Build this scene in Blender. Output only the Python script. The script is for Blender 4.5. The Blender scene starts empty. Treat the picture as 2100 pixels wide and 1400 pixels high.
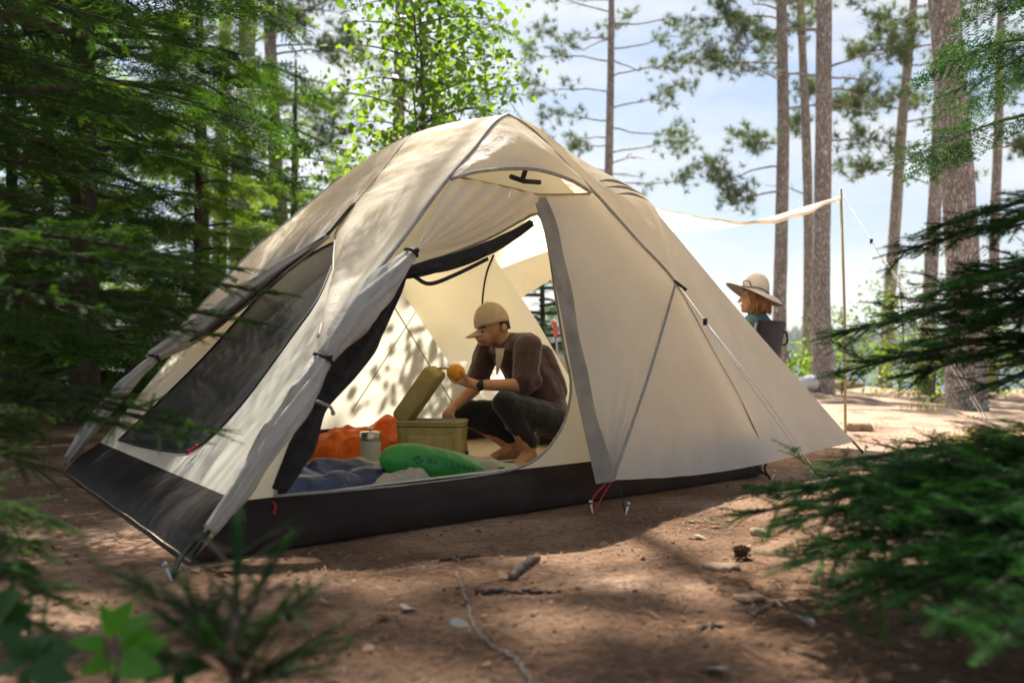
import bpy, bmesh, math, random
import numpy as np
from mathutils import Vector, Matrix

random.seed(7); RNG = np.random.default_rng(7)
SC = bpy.context.scene
COL = SC.collection
R = math.radians

# ------------------------------------------------------------------ camera, sky, sun, exposure
F, HOR, H = 1900.0, 735.0, 0.62          # focal length in photo pixels, horizon row, camera height (m)
cd = bpy.data.cameras.new('camera'); cam = bpy.data.objects.new('camera', cd); COL.objects.link(cam)
cam.location = (0, 0, H); cam.rotation_euler = (R(90), 0, 0)
cd.lens = F / 2100 * 36; cd.sensor_width = 36; cd.shift_y = (HOR - 700) / 2100
cd.clip_start = 0.05; cd.clip_end = 3000
cd.dof.use_dof = True; cd.dof.focus_distance = 4.4; cd.dof.aperture_fstop = 2.0
SC.camera = cam

SUN_AZ = Vector((-0.20, 0.98, 0)).normalized(); SUN_EL = R(56)
SUN_DIR = Vector((SUN_AZ.x * math.cos(SUN_EL), SUN_AZ.y * math.cos(SUN_EL), math.sin(SUN_EL)))
sl = bpy.data.lights.new('sun', 'SUN'); sl.energy = 5.0; sl.angle = R(0.5); sl.color = (1.0, 0.945, 0.83)
sun = bpy.data.objects.new('sun', sl); COL.objects.link(sun); sun.location = (0, 0, 30)
sun.rotation_euler = SUN_DIR.to_track_quat('Z', 'Y').to_euler()

W = bpy.data.worlds.new('World'); SC.world = W; W.use_nodes = True
nt = W.node_tree; nt.nodes.clear()
def wn(t): return nt.nodes.new(t)
out = wn('ShaderNodeOutputWorld'); bg = wn('ShaderNodeBackground'); sky = wn('ShaderNodeTexSky')
sky.sky_type = 'NISHITA'; sky.sun_disc = False; sky.sun_elevation = SUN_EL
sky.sun_rotation = math.atan2(SUN_AZ.x, SUN_AZ.y); sky.air_density = 1.0; sky.dust_density = 1.8; sky.ozone_density = 1.5
tc = wn('ShaderNodeTexCoord'); mp = wn('ShaderNodeMapping'); mp.inputs['Scale'].default_value = (2.2, 2.2, 6.5)
nz = wn('ShaderNodeTexNoise'); nz.inputs['Scale'].default_value = 1.5; nz.inputs['Detail'].default_value = 7; nz.inputs['Roughness'].default_value = 0.55
rp = wn('ShaderNodeValToRGB'); rp.color_ramp.elements[0].position = 0.41; rp.color_ramp.elements[1].position = 0.66
rp.color_ramp.elements[1].color = (0.85, 0.85, 0.85, 1)
mx = wn('ShaderNodeMix'); mx.data_type = 'RGBA'; mx.inputs['B'].default_value = (7.2, 7.2, 7.1, 1)
nt.links.new(tc.outputs['Generated'], mp.inputs['Vector']); nt.links.new(mp.outputs[0], nz.inputs['Vector'])
nt.links.new(nz.outputs['Fac'], rp.inputs[0]); nt.links.new(rp.outputs[0], mx.inputs['Factor'])
nt.links.new(sky.outputs[0], mx.inputs['A']); nt.links.new(mx.outputs['Result'], bg.inputs['Color'])
bg.inputs['Strength'].default_value = 0.062
nt.links.new(bg.outputs[0], out.inputs['Surface'])

vs = SC.view_settings; vs.view_transform = 'Standard'; vs.look = 'None'; vs.exposure = 1.2; vs.gamma = 1.0; vs.use_curve_mapping = False
SC.render.engine = 'CYCLES'
cy = SC.cycles; cy.use_denoising = True; cy.max_bounces = 7; cy.diffuse_bounces = 3; cy.glossy_bounces = 2
cy.transmission_bounces = 5; cy.transparent_max_bounces = 10; cy.caustics_reflective = False; cy.caustics_refractive = False
cy.sample_clamp_indirect = 6; cy.use_adaptive_sampling = True; cy.adaptive_threshold = 0.02
SC.render.film_transparent = False

# ------------------------------------------------------------------ helpers
def P(px, py, d):                                    # photo pixel at a known distance -> point
    return np.array([(px - 1050) / F * d, d, H + (HOR - py) / F * d])
def G(px, py, z=0.0):                                # photo pixel on the ground
    return P(px, py, (H - z) * F / (py - HOR))
class Plane:
    def __init__(s, a, b, c):
        s.o = np.array(a, float); n = np.cross(np.array(b) - s.o, np.array(c) - s.o); s.n = n / np.linalg.norm(n)
    def hit(s, px, py, off=0.0):
        d = np.array([(px - 1050) / F, 1.0, (HOR - py) / F]); o = np.array([0, 0, H])
        t = np.dot(s.o + s.n * off - o, s.n) / np.dot(d, s.n)
        return o + d * t
def nrm(v): v = np.asarray(v, float); return v / (np.linalg.norm(v) + 1e-12)

def mesh_np(name, V, T, mats, midx=None, smooth=True):
    V = np.asarray(V, np.float32).reshape(-1, 3); T = np.asarray(T, np.int32).reshape(-1, 3)
    me = bpy.data.meshes.new(name); me.vertices.add(len(V)); me.vertices.foreach_set('co', V.ravel())
    me.loops.add(T.size); me.loops.foreach_set('vertex_index', T.ravel())
    me.polygons.add(len(T)); me.polygons.foreach_set('loop_start', np.arange(0, T.size, 3, dtype=np.int32))
    if not isinstance(mats, (list, tuple)): mats = [mats]
    for m in mats: me.materials.append(m)
    if midx is not None: me.polygons.foreach_set('material_index', np.asarray(midx, np.int32))
    me.polygons.foreach_set('use_smooth', np.full(len(T), smooth))
    me.update(calc_edges=True); return me
class Acc:                                           # collects triangles
    def __init__(s): s.V = []; s.T = []; s.M = []; s.n = 0
    def add(s, V, T, m=0):
        V = np.asarray(V, float).reshape(-1, 3); T = np.asarray(T, int).reshape(-1, 3)
        s.V.append(V); s.T.append(T + s.n); s.M.append(np.full(len(T), m)); s.n += len(V); return s
    def tube(s, pts, rad, sides=8, m=0, cap=True, ell=None):
        pts = np.asarray(pts, float); n = len(pts)
        rad = np.broadcast_to(np.asarray(rad, float), (n,)) if np.ndim(rad) < 2 else rad
        tg = np.gradient(pts, axis=0); ref = np.array([0, 0, 1.0])
        if abs(nrm(tg[0])[2]) > 0.9: ref = np.array([1.0, 0, 0])
        a = np.linspace(0, 2 * np.pi, sides, endpoint=False); Vs = []
        for i in range(n):
            t = nrm(tg[i]); u = nrm(np.cross(ref, t)); w = np.cross(t, u); ref = np.cross(t, np.cross(ref, t)) if False else ref
            r = rad[i] * (np.ones(sides) if ell is None else ell[i] if np.ndim(ell) > 1 else ell)
            Vs.append(pts[i] + np.outer(np.cos(a) * r, u) + np.outer(np.sin(a) * r, w))
        V = np.concatenate(Vs); T = []
        for i in range(n - 1):
            for j in range(sides):
                k = (j + 1) % sides; A_, B_, C_, D_ = i*sides+j, i*sides+k, (i+1)*sides+k, (i+1)*sides+j
                T += [(A_, B_, C_), (A_, C_, D_)]
        if cap:
            V = np.vstack([V, pts[0], pts[-1]]); c0, c1 = n*sides, n*sides+1
            for j in range(sides):
                k = (j + 1) % sides; T += [(c0, k, j), (c1, (n-1)*sides+j, (n-1)*sides+k)]
        return s.add(V, T, m)
    def grid(s, Gd, m=0):                            # Gd: rows x cols x 3
        Gd = np.asarray(Gd, float); r, c, _ = Gd.shape; i, j = np.meshgrid(np.arange(r-1), np.arange(c-1), indexing='ij')
        a = (i*c+j).ravel(); b = a+1; d = a+c; e = d+1
        return s.add(Gd.reshape(-1, 3), np.concatenate([np.stack([a, b, e], 1), np.stack([a, e, d], 1)]), m)
    def box(s, c, size, rot=None, m=0):
        sx, sy, sz = np.array(size) / 2
        V = np.array([(x, y, z) for x in (-sx, sx) for y in (-sy, sy) for z in (-sz, sz)])
        if rot is not None: V = V @ np.asarray(rot).T
        T = [(0,1,3),(0,3,2),(4,6,7),(4,7,5),(0,4,5),(0,5,1),(2,3,7),(2,7,6),(0,2,6),(0,6,4),(1,5,7),(1,7,3)]
        return s.add(V + np.array(c), T, m)
    def lathe(s, prof, c=(0,0,0), sides=20, m=0, rot=None):
        prof = np.asarray(prof, float); n = len(prof); a = np.linspace(0, 2*np.pi, sides, endpoint=False)
        V = np.stack([np.outer(prof[:,0], np.cos(a)), np.outer(prof[:,0], np.sin(a)), np.repeat(prof[:,1:2], sides, 1)], 2).reshape(-1, 3)
        if rot is not None: V = V @ np.asarray(rot).T
        T = []
        for i in range(n-1):
            for j in range(sides):
                k = (j+1) % sides; T += [(i*sides+j, i*sides+k, (i+1)*sides+k), (i*sides+j, (i+1)*sides+k, (i+1)*sides+j)]
        return s.add(V + np.array(c), T, m)
    def ball(s, c, rad, rot=None, m=0, nu=16, nv=10):
        th = np.linspace(0, np.pi, nv); a = np.linspace(0, 2*np.pi, nu, endpoint=False)
        V = np.stack([np.outer(np.sin(th), np.cos(a)), np.outer(np.sin(th), np.sin(a)), np.repeat(np.cos(th)[:,None], nu, 1)], 2).reshape(-1, 3)
        V = V * np.broadcast_to(np.asarray(rad, float), (3,))
        if rot is not None: V = V @ np.asarray(rot).T
        T = []
        for i in range(nv-1):
            for j in range(nu):
                k = (j+1) % nu; T += [(i*nu+j, (i+1)*nu+j, (i+1)*nu+k), (i*nu+j, (i+1)*nu+k, i*nu+k)]
        return s.add(V + np.array(c), T, m)
    def cap(s, p, q, r1, r2, m=0, n=5):               # tapered capsule
        p = np.asarray(p, float); q = np.asarray(q, float); d = nrm(q - p); L = np.linalg.norm(q - p)
        pts = []; rr = []
        for k in range(n): a = -np.pi/2 + (np.pi/2) * (k + .15) / n; pts.append(p + d*r1*math.sin(a)); rr.append(r1*math.cos(a))
        for k in range(5): f = k/4; pts.append(p + d*L*f); rr.append(r1 + (r2-r1)*f)
        for k in range(n): a = (np.pi/2) * (k + .85) / n; pts.append(q + d*r2*math.sin(a)); rr.append(r2*math.cos(a))
        pts = np.array(pts); a = np.linspace(0, 2*np.pi, 12, endpoint=False)
        ref = np.array([0,0,1.0]) if abs(d[2]) < .9 else np.array([1.0,0,0]); u = nrm(np.cross(ref, d)); w = np.cross(d, u)
        V = np.concatenate([pts[i] + np.outer(np.cos(a)*rr[i], u) + np.outer(np.sin(a)*rr[i], w) for i in range(len(pts))])
        T = []; nn = len(pts)
        for i in range(nn-1):
            for j in range(12):
                k = (j+1) % 12; T += [(i*12+j, i*12+k, (i+1)*12+k), (i*12+j, (i+1)*12+k, (i+1)*12+j)]
        V = np.vstack([V, pts[0], pts[-1]])
        for j in range(12): k = (j+1) % 12; T += [(nn*12, k, j), (nn*12+1, (nn-1)*12+j, (nn-1)*12+k)]
        return s.add(V, T, m)
    def arr(s): return np.concatenate(s.V), np.concatenate(s.T), np.concatenate(s.M)
    def obj(s, name, mats, parent=None, smooth=True, **kw):
        V, T, M = s.arr(); o = bpy.data.objects.new(name, mesh_np(name, V, T, mats, M, smooth)); COL.objects.link(o)
        if parent is not None: keep(o, parent)
        return tag(o, **kw) if kw else o
def tag(o, label=None, cat=None, group=None, kind=None):
    if label: o['label'] = label
    if cat: o['category'] = cat
    if group: o['group'] = group
    if kind: o['kind'] = kind
    return o
def thing(name, label, cat, group=None, loc=None):
    o = bpy.data.objects.new(name, None); COL.objects.link(o); o.empty_display_size = .1
    if loc is not None: o.location = Vector(loc)
    return tag(o, label, cat, group)
def keep(o, parent):                                 # child built in world coordinates under a placed empty
    o.parent = parent; o.matrix_parent_inverse = Matrix.Translation(-parent.location) ; return o
def copy_tree(o, parent=None):
    c = o.copy(); COL.objects.link(c); inv = o.matrix_parent_inverse.copy()
    if parent is not None: c.parent = parent; c.matrix_parent_inverse = inv
    for ch in list(o.children): copy_tree(ch, c)
    return c
def resample(pts, n):
    pts = np.asarray(pts, float); d = np.r_[0, np.cumsum(np.linalg.norm(np.diff(pts, axis=0), axis=1))]
    # Catmull-Rom smoothing over the given points
    m = len(pts)
    if m > 2:
        e = np.vstack([2*pts[0]-pts[1], pts, 2*pts[-1]-pts[-2]]); o = []
        for i in range(m-1):
            p0, p1, p2, p3 = e[i:i+4]
            for t in np.linspace(0, 1, 12, endpoint=False):
                o.append(.5*((2*p1)+(-p0+p2)*t+(2*p0-5*p1+4*p2-p3)*t*t+(-p0+3*p1-3*p2+p3)*t**3))
        o.append(pts[-1]); pts = np.array(o); d = np.r_[0, np.cumsum(np.linalg.norm(np.diff(pts, axis=0), axis=1))]
    s = np.linspace(0, d[-1], n)
    return np.stack([np.interp(s, d, pts[:, k]) for k in range(pts.shape[1])], 1)
def rotm(axis, ang):
    return np.array(Matrix.Rotation(ang, 3, Vector(axis)))
def basis(d, up=(0, 0, 1)):                          # columns: x along d, y sideways, z up-ish
    x = nrm(d); y = np.cross(up, x)
    if np.linalg.norm(y) < 1e-4: y = np.cross((1, 0, 0), x)
    y = nrm(y); return np.stack([x, y, np.cross(x, y)], 1)

_perm = RNG.permutation(512); _val = RNG.random(512)
def vnoise(x, y):
    x = np.asarray(x, float); y = np.asarray(y, float); xi = np.floor(x).astype(int); yi = np.floor(y).astype(int)
    fx = x - xi; fy = y - yi; fx = fx*fx*(3-2*fx); fy = fy*fy*(3-2*fy)
    def h(a, b): return _val[(_perm[a & 511] + b) & 511]
    return (h(xi,yi)*(1-fx)+h(xi+1,yi)*fx)*(1-fy) + (h(xi,yi+1)*(1-fx)+h(xi+1,yi+1)*fx)*fy
def fbm(x, y, o=4):
    r = 0; a = .5
    for k in range(o): r = r + a*(vnoise(x*2**k+17*k, y*2**k+31*k)-.5); a *= .5
    return r

# ------------------------------------------------------------------ materials (procedural)
def mat(name, c1, c2=None, rough=.75, scale=20, bump=0.0, bscale=60, trans=0.0, tcol=None, spec=.3, metal=0.0,
        stretch=None, island=False, detail=6, p0=.35, p1=.65, sheen=0, alpha=1.0):
    m = bpy.data.materials.new(name); m.use_nodes = True; t = m.node_tree; n = t.nodes; b = n['Principled BSDF']; o = n['Material Output']
    b.inputs['Roughness'].default_value = rough; b.inputs['Metallic'].default_value = metal; b.inputs['Specular IOR Level'].default_value = spec
    c2 = c2 or tuple(x*.7 for x in c1)
    tcn = n.new('ShaderNodeTexCoord'); mpn = n.new('ShaderNodeMapping'); t.links.new(tcn.outputs['Object'], mpn.inputs['Vector'])
    if stretch: mpn.inputs['Scale'].default_value = stretch
    ns = n.new('ShaderNodeTexNoise'); ns.inputs['Scale'].default_value = scale; ns.inputs['Detail'].default_value = detail
    t.links.new(mpn.outputs[0], ns.inputs['Vector'])
    rm = n.new('ShaderNodeValToRGB'); rm.color_ramp.elements[0].position = p0; rm.color_ramp.elements[1].position = p1
    rm.color_ramp.elements[0].color = (*c1, 1); rm.color_ramp.elements[1].color = (*c2, 1)
    if island:
        g = n.new('ShaderNodeNewGeometry'); ad = n.new('ShaderNodeMath'); ad.operation = 'ADD'; mu = n.new('ShaderNodeMath'); mu.operation = 'MULTIPLY'
        mu.inputs[1].default_value = .5; t.links.new(g.outputs['Random Per Island'], ad.inputs[0]); t.links.new(ns.outputs['Fac'], ad.inputs[1])
        t.links.new(ad.outputs[0], mu.inputs[0]); t.links.new(mu.outputs[0], rm.inputs[0])
    else: t.links.new(ns.outputs['Fac'], rm.inputs[0])
    t.links.new(rm.outputs[0], b.inputs['Base Color'])
    last = b.outputs[0]
    if bump:
        bp = n.new('ShaderNodeBump'); bp.inputs['Strength'].default_value = 1.0; bp.inputs['Distance'].default_value = bump
        bn = n.new('ShaderNodeTexNoise'); bn.inputs['Scale'].default_value = bscale; bn.inputs['Detail'].default_value = 5
        t.links.new(mpn.outputs[0], bn.inputs['Vector']); t.links.new(bn.outputs['Fac'], bp.inputs['Height']); t.links.new(bp.outputs[0], b.inputs['Normal'])
    if sheen: b.inputs['Sheen Weight'].default_value = sheen
    if trans:
        tr = n.new('ShaderNodeBsdfTranslucent'); ms = n.new('ShaderNodeMixShader'); ms.inputs[0].default_value = trans
        if tcol:
            tm = n.new('ShaderNodeMix'); tm.data_type = 'RGBA'; tm.blend_type = 'MULTIPLY'; tm.inputs['Factor'].default_value = 1
            tm.inputs['B'].default_value = (*tcol, 1); t.links.new(rm.outputs[0], tm.inputs['A']); t.links.new(tm.outputs['Result'], tr.inputs['Color'])
        else: t.links.new(rm.outputs[0], tr.inputs['Color'])
        if bump: t.links.new(bp.outputs[0], tr.inputs['Normal'])
        t.links.new(last, ms.inputs[1]); t.links.new(tr.outputs[0], ms.inputs[2]); last = ms.outputs[0]
    if alpha < 1:
        tp = n.new('ShaderNodeBsdfTransparent'); m2 = n.new('ShaderNodeMixShader'); m2.inputs[0].default_value = alpha
        t.links.new(tp.outputs[0], m2.inputs[1]); t.links.new(last, m2.inputs[2]); last = m2.outputs[0]
    t.links.new(last, o.inputs['Surface'])
    return m
M = {}
M['fly'] = mat('fly_fabric', (.92,.88,.80), (.83,.79,.705), .55, 2.2, .016, 8, trans=.54, tcol=(1.09,.98,.77), spec=.35)
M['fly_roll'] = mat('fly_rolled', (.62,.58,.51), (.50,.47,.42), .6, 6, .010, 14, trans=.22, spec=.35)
M['fly_seam'] = mat('fly_seam', (.40,.37,.33), (.28,.26,.23), .7, 30, .001, 200)
M['inner'] = mat('inner_fabric', (.90,.885,.79), (.86,.84,.74), .7, 2, .012, 5, trans=.57, tcol=(1.05,1.02,.95))
M['mesh'] = mat('mesh_fabric', (.010,.011,.014), (.016,.016,.02), .38, 30, .004, 9, alpha=.97, spec=.25)
M['meshroll'] = mat('mesh_roll', (.035,.03,.026), (.015,.014,.014), .85, 25, .006, 30)
M['tub'] = mat('floor_fabric', (.020,.016,.014), (.012,.010,.009), .55, 6, .006, 12, trans=.12, tcol=(7,3,1.4), spec=.2)
M['tubin'] = mat('floor_inside', (.42,.32,.22), (.36,.27,.18), .6, 6, .006, 12)
M['yellowpole'] = mat('pole_green', (.38,.40,.08), (.32,.33,.06), .4, 20)
M['black'] = mat('black_webbing', (.015,.015,.017), (.025,.025,.027), .7, 80)
M['cord'] = mat('white_cord', (.82,.80,.76), (.62,.60,.58), .7, 150)
M['red'] = mat('red_cord', (.55,.02,.03), (.4,.015,.02), .6, 60)
M['metal'] = mat('dull_metal', (.5,.5,.5), (.4,.4,.4), .35, 40, metal=1)
M['grey_tube'] = mat('grey_tube', (.28,.29,.30), (.22,.23,.24), .4, 40, metal=.6)
M['soil'] = None
M['skin'] = mat('skin', (.60,.33,.19), (.53,.27,.15), .55, 30, .0006, 200, spec=.35)
M['skin2'] = mat('skin_fair', (.58,.31,.20), (.52,.26,.16), .55, 30, .0006, 200, spec=.35)
M['shirt'] = mat('maroon_shirt', (.085,.046,.046), (.060,.032,.034), .85, 12, .008, 14, sheen=.3)
M['tshirt'] = mat('pale_tshirt', (.46,.40,.32), (.40,.34,.27), .8, 20, .004, 25)
M['pants'] = mat('black_trousers', (.018,.018,.020), (.012,.012,.013), .85, 12, .008, 16, sheen=.2)
M['cap'] = mat('khaki_cap', (.62,.49,.37), (.54,.42,.31), .8, 25, .002, 120)
M['hair_dark'] = mat('dark_hair', (.02,.014,.010), (.03,.02,.014), .6, 100, .002, 300)
M['hair'] = mat('copper_hair', (.55,.30,.11), (.20,.085,.03), .5, 70, .006, 120, stretch=(1,1,.15))
M['hat'] = mat('sun_hat', (.56,.52,.46), (.48,.45,.40), .8, 30, .001, 150)
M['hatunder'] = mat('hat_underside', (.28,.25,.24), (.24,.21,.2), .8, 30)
M['teal'] = mat('teal_shirt', (.10,.20,.20), (.07,.15,.155), .8, 15, .004, 25)
M['chair'] = mat('chair_fabric', (.035,.033,.036), (.025,.024,.027), .75, 30, .002, 100)
M['orange'] = mat('orange_nylon', (.95,.20,.012), (.90,.15,.008), .5, 8, .014, 14, trans=.2)
M['navy'] = mat('navy_nylon', (.030,.052,.13), (.02,.034,.09), .45, 8, .018, 13, spec=.3)
M['quilt'] = mat('sage_nylon', (.30,.33,.27), (.24,.28,.22), .5, 8, .016, 15, spec=.4)
M['beige'] = mat('beige_cloth', (.45,.40,.33), (.38,.33,.27), .7, 10, .006, 20)
M['green'] = mat('green_nylon', (.035,.30,.050), (.02,.23,.035), .42, 9, .006, 20, trans=.1, spec=.5)
M['print'] = mat('dark_print', (.01,.05,.02), (.01,.06,.02), .6, 50)
M['khaki'] = mat('khaki_canvas', (.48,.39,.155), (.39,.31,.115), .75, 14, .006, 22)
M['khaki_in'] = mat('cooler_lining', (.6,.58,.52), (.5,.48,.42), .5, 14, .003, 22)
M['steel'] = mat('brushed_steel', (.62,.58,.50), (.5,.46,.4), .3, 40, metal=.9, stretch=(1,1,12))
M['cream'] = mat('cream_enamel', (.66,.62,.50), (.6,.56,.46), .45, 20)
M['wood'] = mat('lid_wood', (.22,.13,.06), (.16,.09,.04), .5, 20)
M['mango'] = mat('orange_fruit', (.88,.42,.02), (.80,.32,.015), .45, 30, .001, 300)
M['white'] = mat('white_drybag', (.85,.85,.84), (.7,.7,.7), .5, 10, .01, 18)
M['bark'] = None
M['bark_d'] = mat('hemlock_bark', (.085,.062,.048), (.04,.03,.025), .9, 12, .02, 20, stretch=(1,1,.3))
M['twig'] = mat('twig_bark', (.16,.12,.09), (.09,.065,.05), .85, 30, .004, 50)
M['greytwig'] = mat('dead_twig', (.26,.21,.17), (.16,.125,.10), .85, 40, .003, 60)
def leafmat(name, a, b, tr=.45, tc=(1.5,1.5,.6), rough=.5, spec=.25): return mat(name, a, b, rough, 2.2, trans=tr, tcol=tc, island=True, p0=.25, p1=.75, spec=spec)
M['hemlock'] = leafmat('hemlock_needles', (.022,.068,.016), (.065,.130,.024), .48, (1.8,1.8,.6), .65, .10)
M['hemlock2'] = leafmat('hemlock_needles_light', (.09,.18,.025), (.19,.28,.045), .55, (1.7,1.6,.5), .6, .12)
M['pine'] = leafmat('pine_needles', (.07,.125,.055), (.17,.205,.075), .4, (1.4,1.4,.7), .6, .12)
M['birch'] = leafmat('birch_leaves', (.085,.20,.025), (.22,.34,.045), .55, (1.7,1.6,.6), .4)
M['fir'] = leafmat('fir_needles', (.011,.044,.015), (.028,.078,.020), .28, (1.7,2.0,.6), .65, .08)
M['firtip'] = leafmat('fir_new_needles', (.024,.11,.018), (.06,.18,.028), .38, (1.6,1.9,.6), .6, .1)
M['broad'] = leafmat('broad_leaf', (.07,.25,.022), (.12,.32,.035), .5, (1.5,1.7,.5), .4)
M['broad_d'] = leafmat('broad_leaf_dark', (.02,.075,.02), (.035,.10,.025), .35, (1.5,1.7,.5), .4)
M['grass'] = leafmat('grass_blades', (.20,.22,.05), (.34,.30,.09), .4)
M['farwood'] = leafmat('far_wood', (.09,.14,.06), (.16,.21,.085), .3, (1.3,1.3,.7), .8, .05)
M['litter'] = mat('needle_litter', (.36,.20,.11), (.10,.058,.036), .85, 3, island=True, p0=.25, p1=.75)
M['dryleaf'] = mat('dry_leaf', (.46,.29,.15), (.30,.19,.11), .75, 9, .002, 40, trans=.2)
M['greyleaf'] = mat('grey_leaf', (.42,.39,.35), (.30,.27,.24), .75, 9, .002, 40)
M['cone'] = mat('pine_cone', (.16,.09,.05), (.08,.05,.03), .8, 40)
M['rock'] = mat('rock', (.36,.24,.165), (.22,.145,.10), .9, 6, .02, 12)

# pine bark: flaky plates between dark furrows
m = bpy.data.materials.new('pine_bark'); m.use_nodes = True; t = m.node_tree; n = t.nodes; b = n['Principled BSDF']; b.inputs['Roughness'].default_value = .9; b.inputs['Specular IOR Level'].default_value = .15
tcn = n.new('ShaderNodeTexCoord'); mpn = n.new('ShaderNodeMapping'); mpn.inputs['Scale'].default_value = (1,1,.42); t.links.new(tcn.outputs['Object'], mpn.inputs['Vector'])
dn = n.new('ShaderNodeTexNoise'); dn.inputs['Scale'].default_value = 9; dn.inputs['Detail'].default_value = 4; t.links.new(mpn.outputs[0], dn.inputs['Vector'])
va = n.new('ShaderNodeVectorMath'); va.operation = 'MULTIPLY_ADD'; va.inputs[1].default_value = (.12,.12,.12); t.links.new(dn.outputs['Color'], va.inputs[0]); t.links.new(mpn.outputs[0], va.inputs[2])
vo = n.new('ShaderNodeTexVoronoi'); vo.feature = 'DISTANCE_TO_EDGE'; vo.inputs['Scale'].default_value = 26; t.links.new(va.outputs[0], vo.inputs['Vector'])
vc = n.new('ShaderNodeTexVoronoi'); vc.inputs['Scale'].default_value = 26; t.links.new(va.outputs[0], vc.inputs['Vector'])
r_a = n.new('ShaderNodeValToRGB'); r_a.color_ramp.elements[0].position = 0; r_a.color_ramp.elements[0].color = (.50,.46,.44,1); r_a.color_ramp.elements[1].position = .20; r_a.color_ramp.elements[1].color = (1,1,1,1); t.links.new(vo.outputs['Distance'], r_a.inputs[0])
r_b = n.new('ShaderNodeValToRGB'); e = r_b.color_ramp.elements; e[0].position = .1; e[0].color = (.46,.39,.355,1); e[1].position = .9; e[1].color = (.68,.61,.565,1)
sx = n.new('ShaderNodeSeparateColor'); t.links.new(vc.outputs['Color'], sx.inputs[0]); t.links.new(sx.outputs[0], r_b.inputs[0])
mu = n.new('ShaderNodeMix'); mu.data_type = 'RGBA'; mu.blend_type = 'MULTIPLY'; mu.inputs['Factor'].default_value = 1; t.links.new(r_a.outputs[0], mu.inputs['A']); t.links.new(r_b.outputs[0], mu.inputs['B']); t.links.new(mu.outputs['Result'], b.inputs['Base Color'])
ad = n.new('ShaderNodeMath'); ad.operation = 'ADD'; t.links.new(r_a.outputs[0], ad.inputs[0]); t.links.new(sx.outputs[1], ad.inputs[1])
bp = n.new('ShaderNodeBump'); bp.inputs['Distance'].default_value = .03; t.links.new(ad.outputs[0], bp.inputs['Height']); t.links.new(bp.outputs[0], b.inputs['Normal']); M['bark'] = m
# ground: sandy soil under brown needles
m = bpy.data.materials.new('forest_soil'); m.use_nodes = True; t = m.node_tree; n = t.nodes; b = n['Principled BSDF']; b.inputs['Roughness'].default_value = .95; b.inputs['Specular IOR Level'].default_value = .1
tcn = n.new('ShaderNodeTexCoord')
def noise(s, d=8, r=.6):
    q = n.new('ShaderNodeTexNoise'); q.inputs['Scale'].default_value = s; q.inputs['Detail'].default_value = d; q.inputs['Roughness'].default_value = r
    t.links.new(tcn.outputs['Object'], q.inputs['Vector']); return q
def ramp(q, pts):
    r_ = n.new('ShaderNodeValToRGB'); e = r_.color_ramp.elements
    while len(e) < len(pts): e.new(.5)
    for k, (p, c) in enumerate(pts): e[k].position = p; e[k].color = (*c, 1)
    t.links.new(q.outputs['Fac'], r_.inputs[0]); return r_
r1 = ramp(noise(1.1, 6), [(.36, (.125,.070,.042)), (.50, (.255,.152,.096)), (.66, (.47,.315,.22))])
r2 = ramp(noise(38, 9, .7), [(.34, (.42,.40,.38)), (.50, (.92,.92,.92)), (.70, (1.18,1.14,1.08))])
mm = n.new('ShaderNodeMix'); mm.data_type = 'RGBA'; mm.blend_type = 'MULTIPLY'; mm.inputs['Factor'].default_value = 1
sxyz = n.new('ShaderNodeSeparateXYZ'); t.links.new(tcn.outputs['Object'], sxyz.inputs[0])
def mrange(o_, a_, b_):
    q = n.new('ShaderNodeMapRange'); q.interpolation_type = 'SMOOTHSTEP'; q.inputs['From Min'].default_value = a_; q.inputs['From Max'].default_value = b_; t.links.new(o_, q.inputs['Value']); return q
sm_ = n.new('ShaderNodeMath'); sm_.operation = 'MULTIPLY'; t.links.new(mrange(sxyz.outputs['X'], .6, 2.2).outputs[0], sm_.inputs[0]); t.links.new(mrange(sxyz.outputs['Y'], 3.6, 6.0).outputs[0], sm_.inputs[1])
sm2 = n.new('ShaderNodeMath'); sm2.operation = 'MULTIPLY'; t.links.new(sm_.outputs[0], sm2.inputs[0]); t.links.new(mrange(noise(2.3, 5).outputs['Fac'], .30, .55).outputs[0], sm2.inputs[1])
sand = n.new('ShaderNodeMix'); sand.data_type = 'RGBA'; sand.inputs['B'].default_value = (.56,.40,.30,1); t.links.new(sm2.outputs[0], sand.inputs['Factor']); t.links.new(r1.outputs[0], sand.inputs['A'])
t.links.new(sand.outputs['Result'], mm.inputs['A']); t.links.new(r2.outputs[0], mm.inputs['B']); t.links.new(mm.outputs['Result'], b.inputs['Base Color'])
bp = n.new('ShaderNodeBump'); bp.inputs['Distance'].default_value = .02; bp.inputs['Strength'].default_value = .9
t.links.new(noise(30, 10, .7).outputs['Fac'], bp.inputs['Height']); t.links.new(bp.outputs[0], b.inputs['Normal']); M['soil'] = m
# lake
m = bpy.data.materials.new('lake_water'); m.use_nodes = True; t = m.node_tree; n = t.nodes; b = n['Principled BSDF']
b.inputs['Base Color'].default_value = (.05,.10,.14,1); b.inputs['Roughness'].default_value = .12; b.inputs['IOR'].default_value = 1.33
tcn = n.new('ShaderNodeTexCoord'); mpn = n.new('ShaderNodeMapping'); mpn.inputs['Scale'].default_value = (.4, 1.2, 1); t.links.new(tcn.outputs['Object'], mpn.inputs['Vector'])
q = n.new('ShaderNodeTexNoise'); q.inputs['Scale'].default_value = 1.2; q.inputs['Detail'].default_value = 6; t.links.new(mpn.outputs[0], q.inputs['Vector'])
bp = n.new('ShaderNodeBump'); bp.inputs['Distance'].default_value = .25; t.links.new(q.outputs['Fac'], bp.inputs['Height']); t.links.new(bp.outputs[0], b.inputs['Normal']); M['lake'] = m

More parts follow.
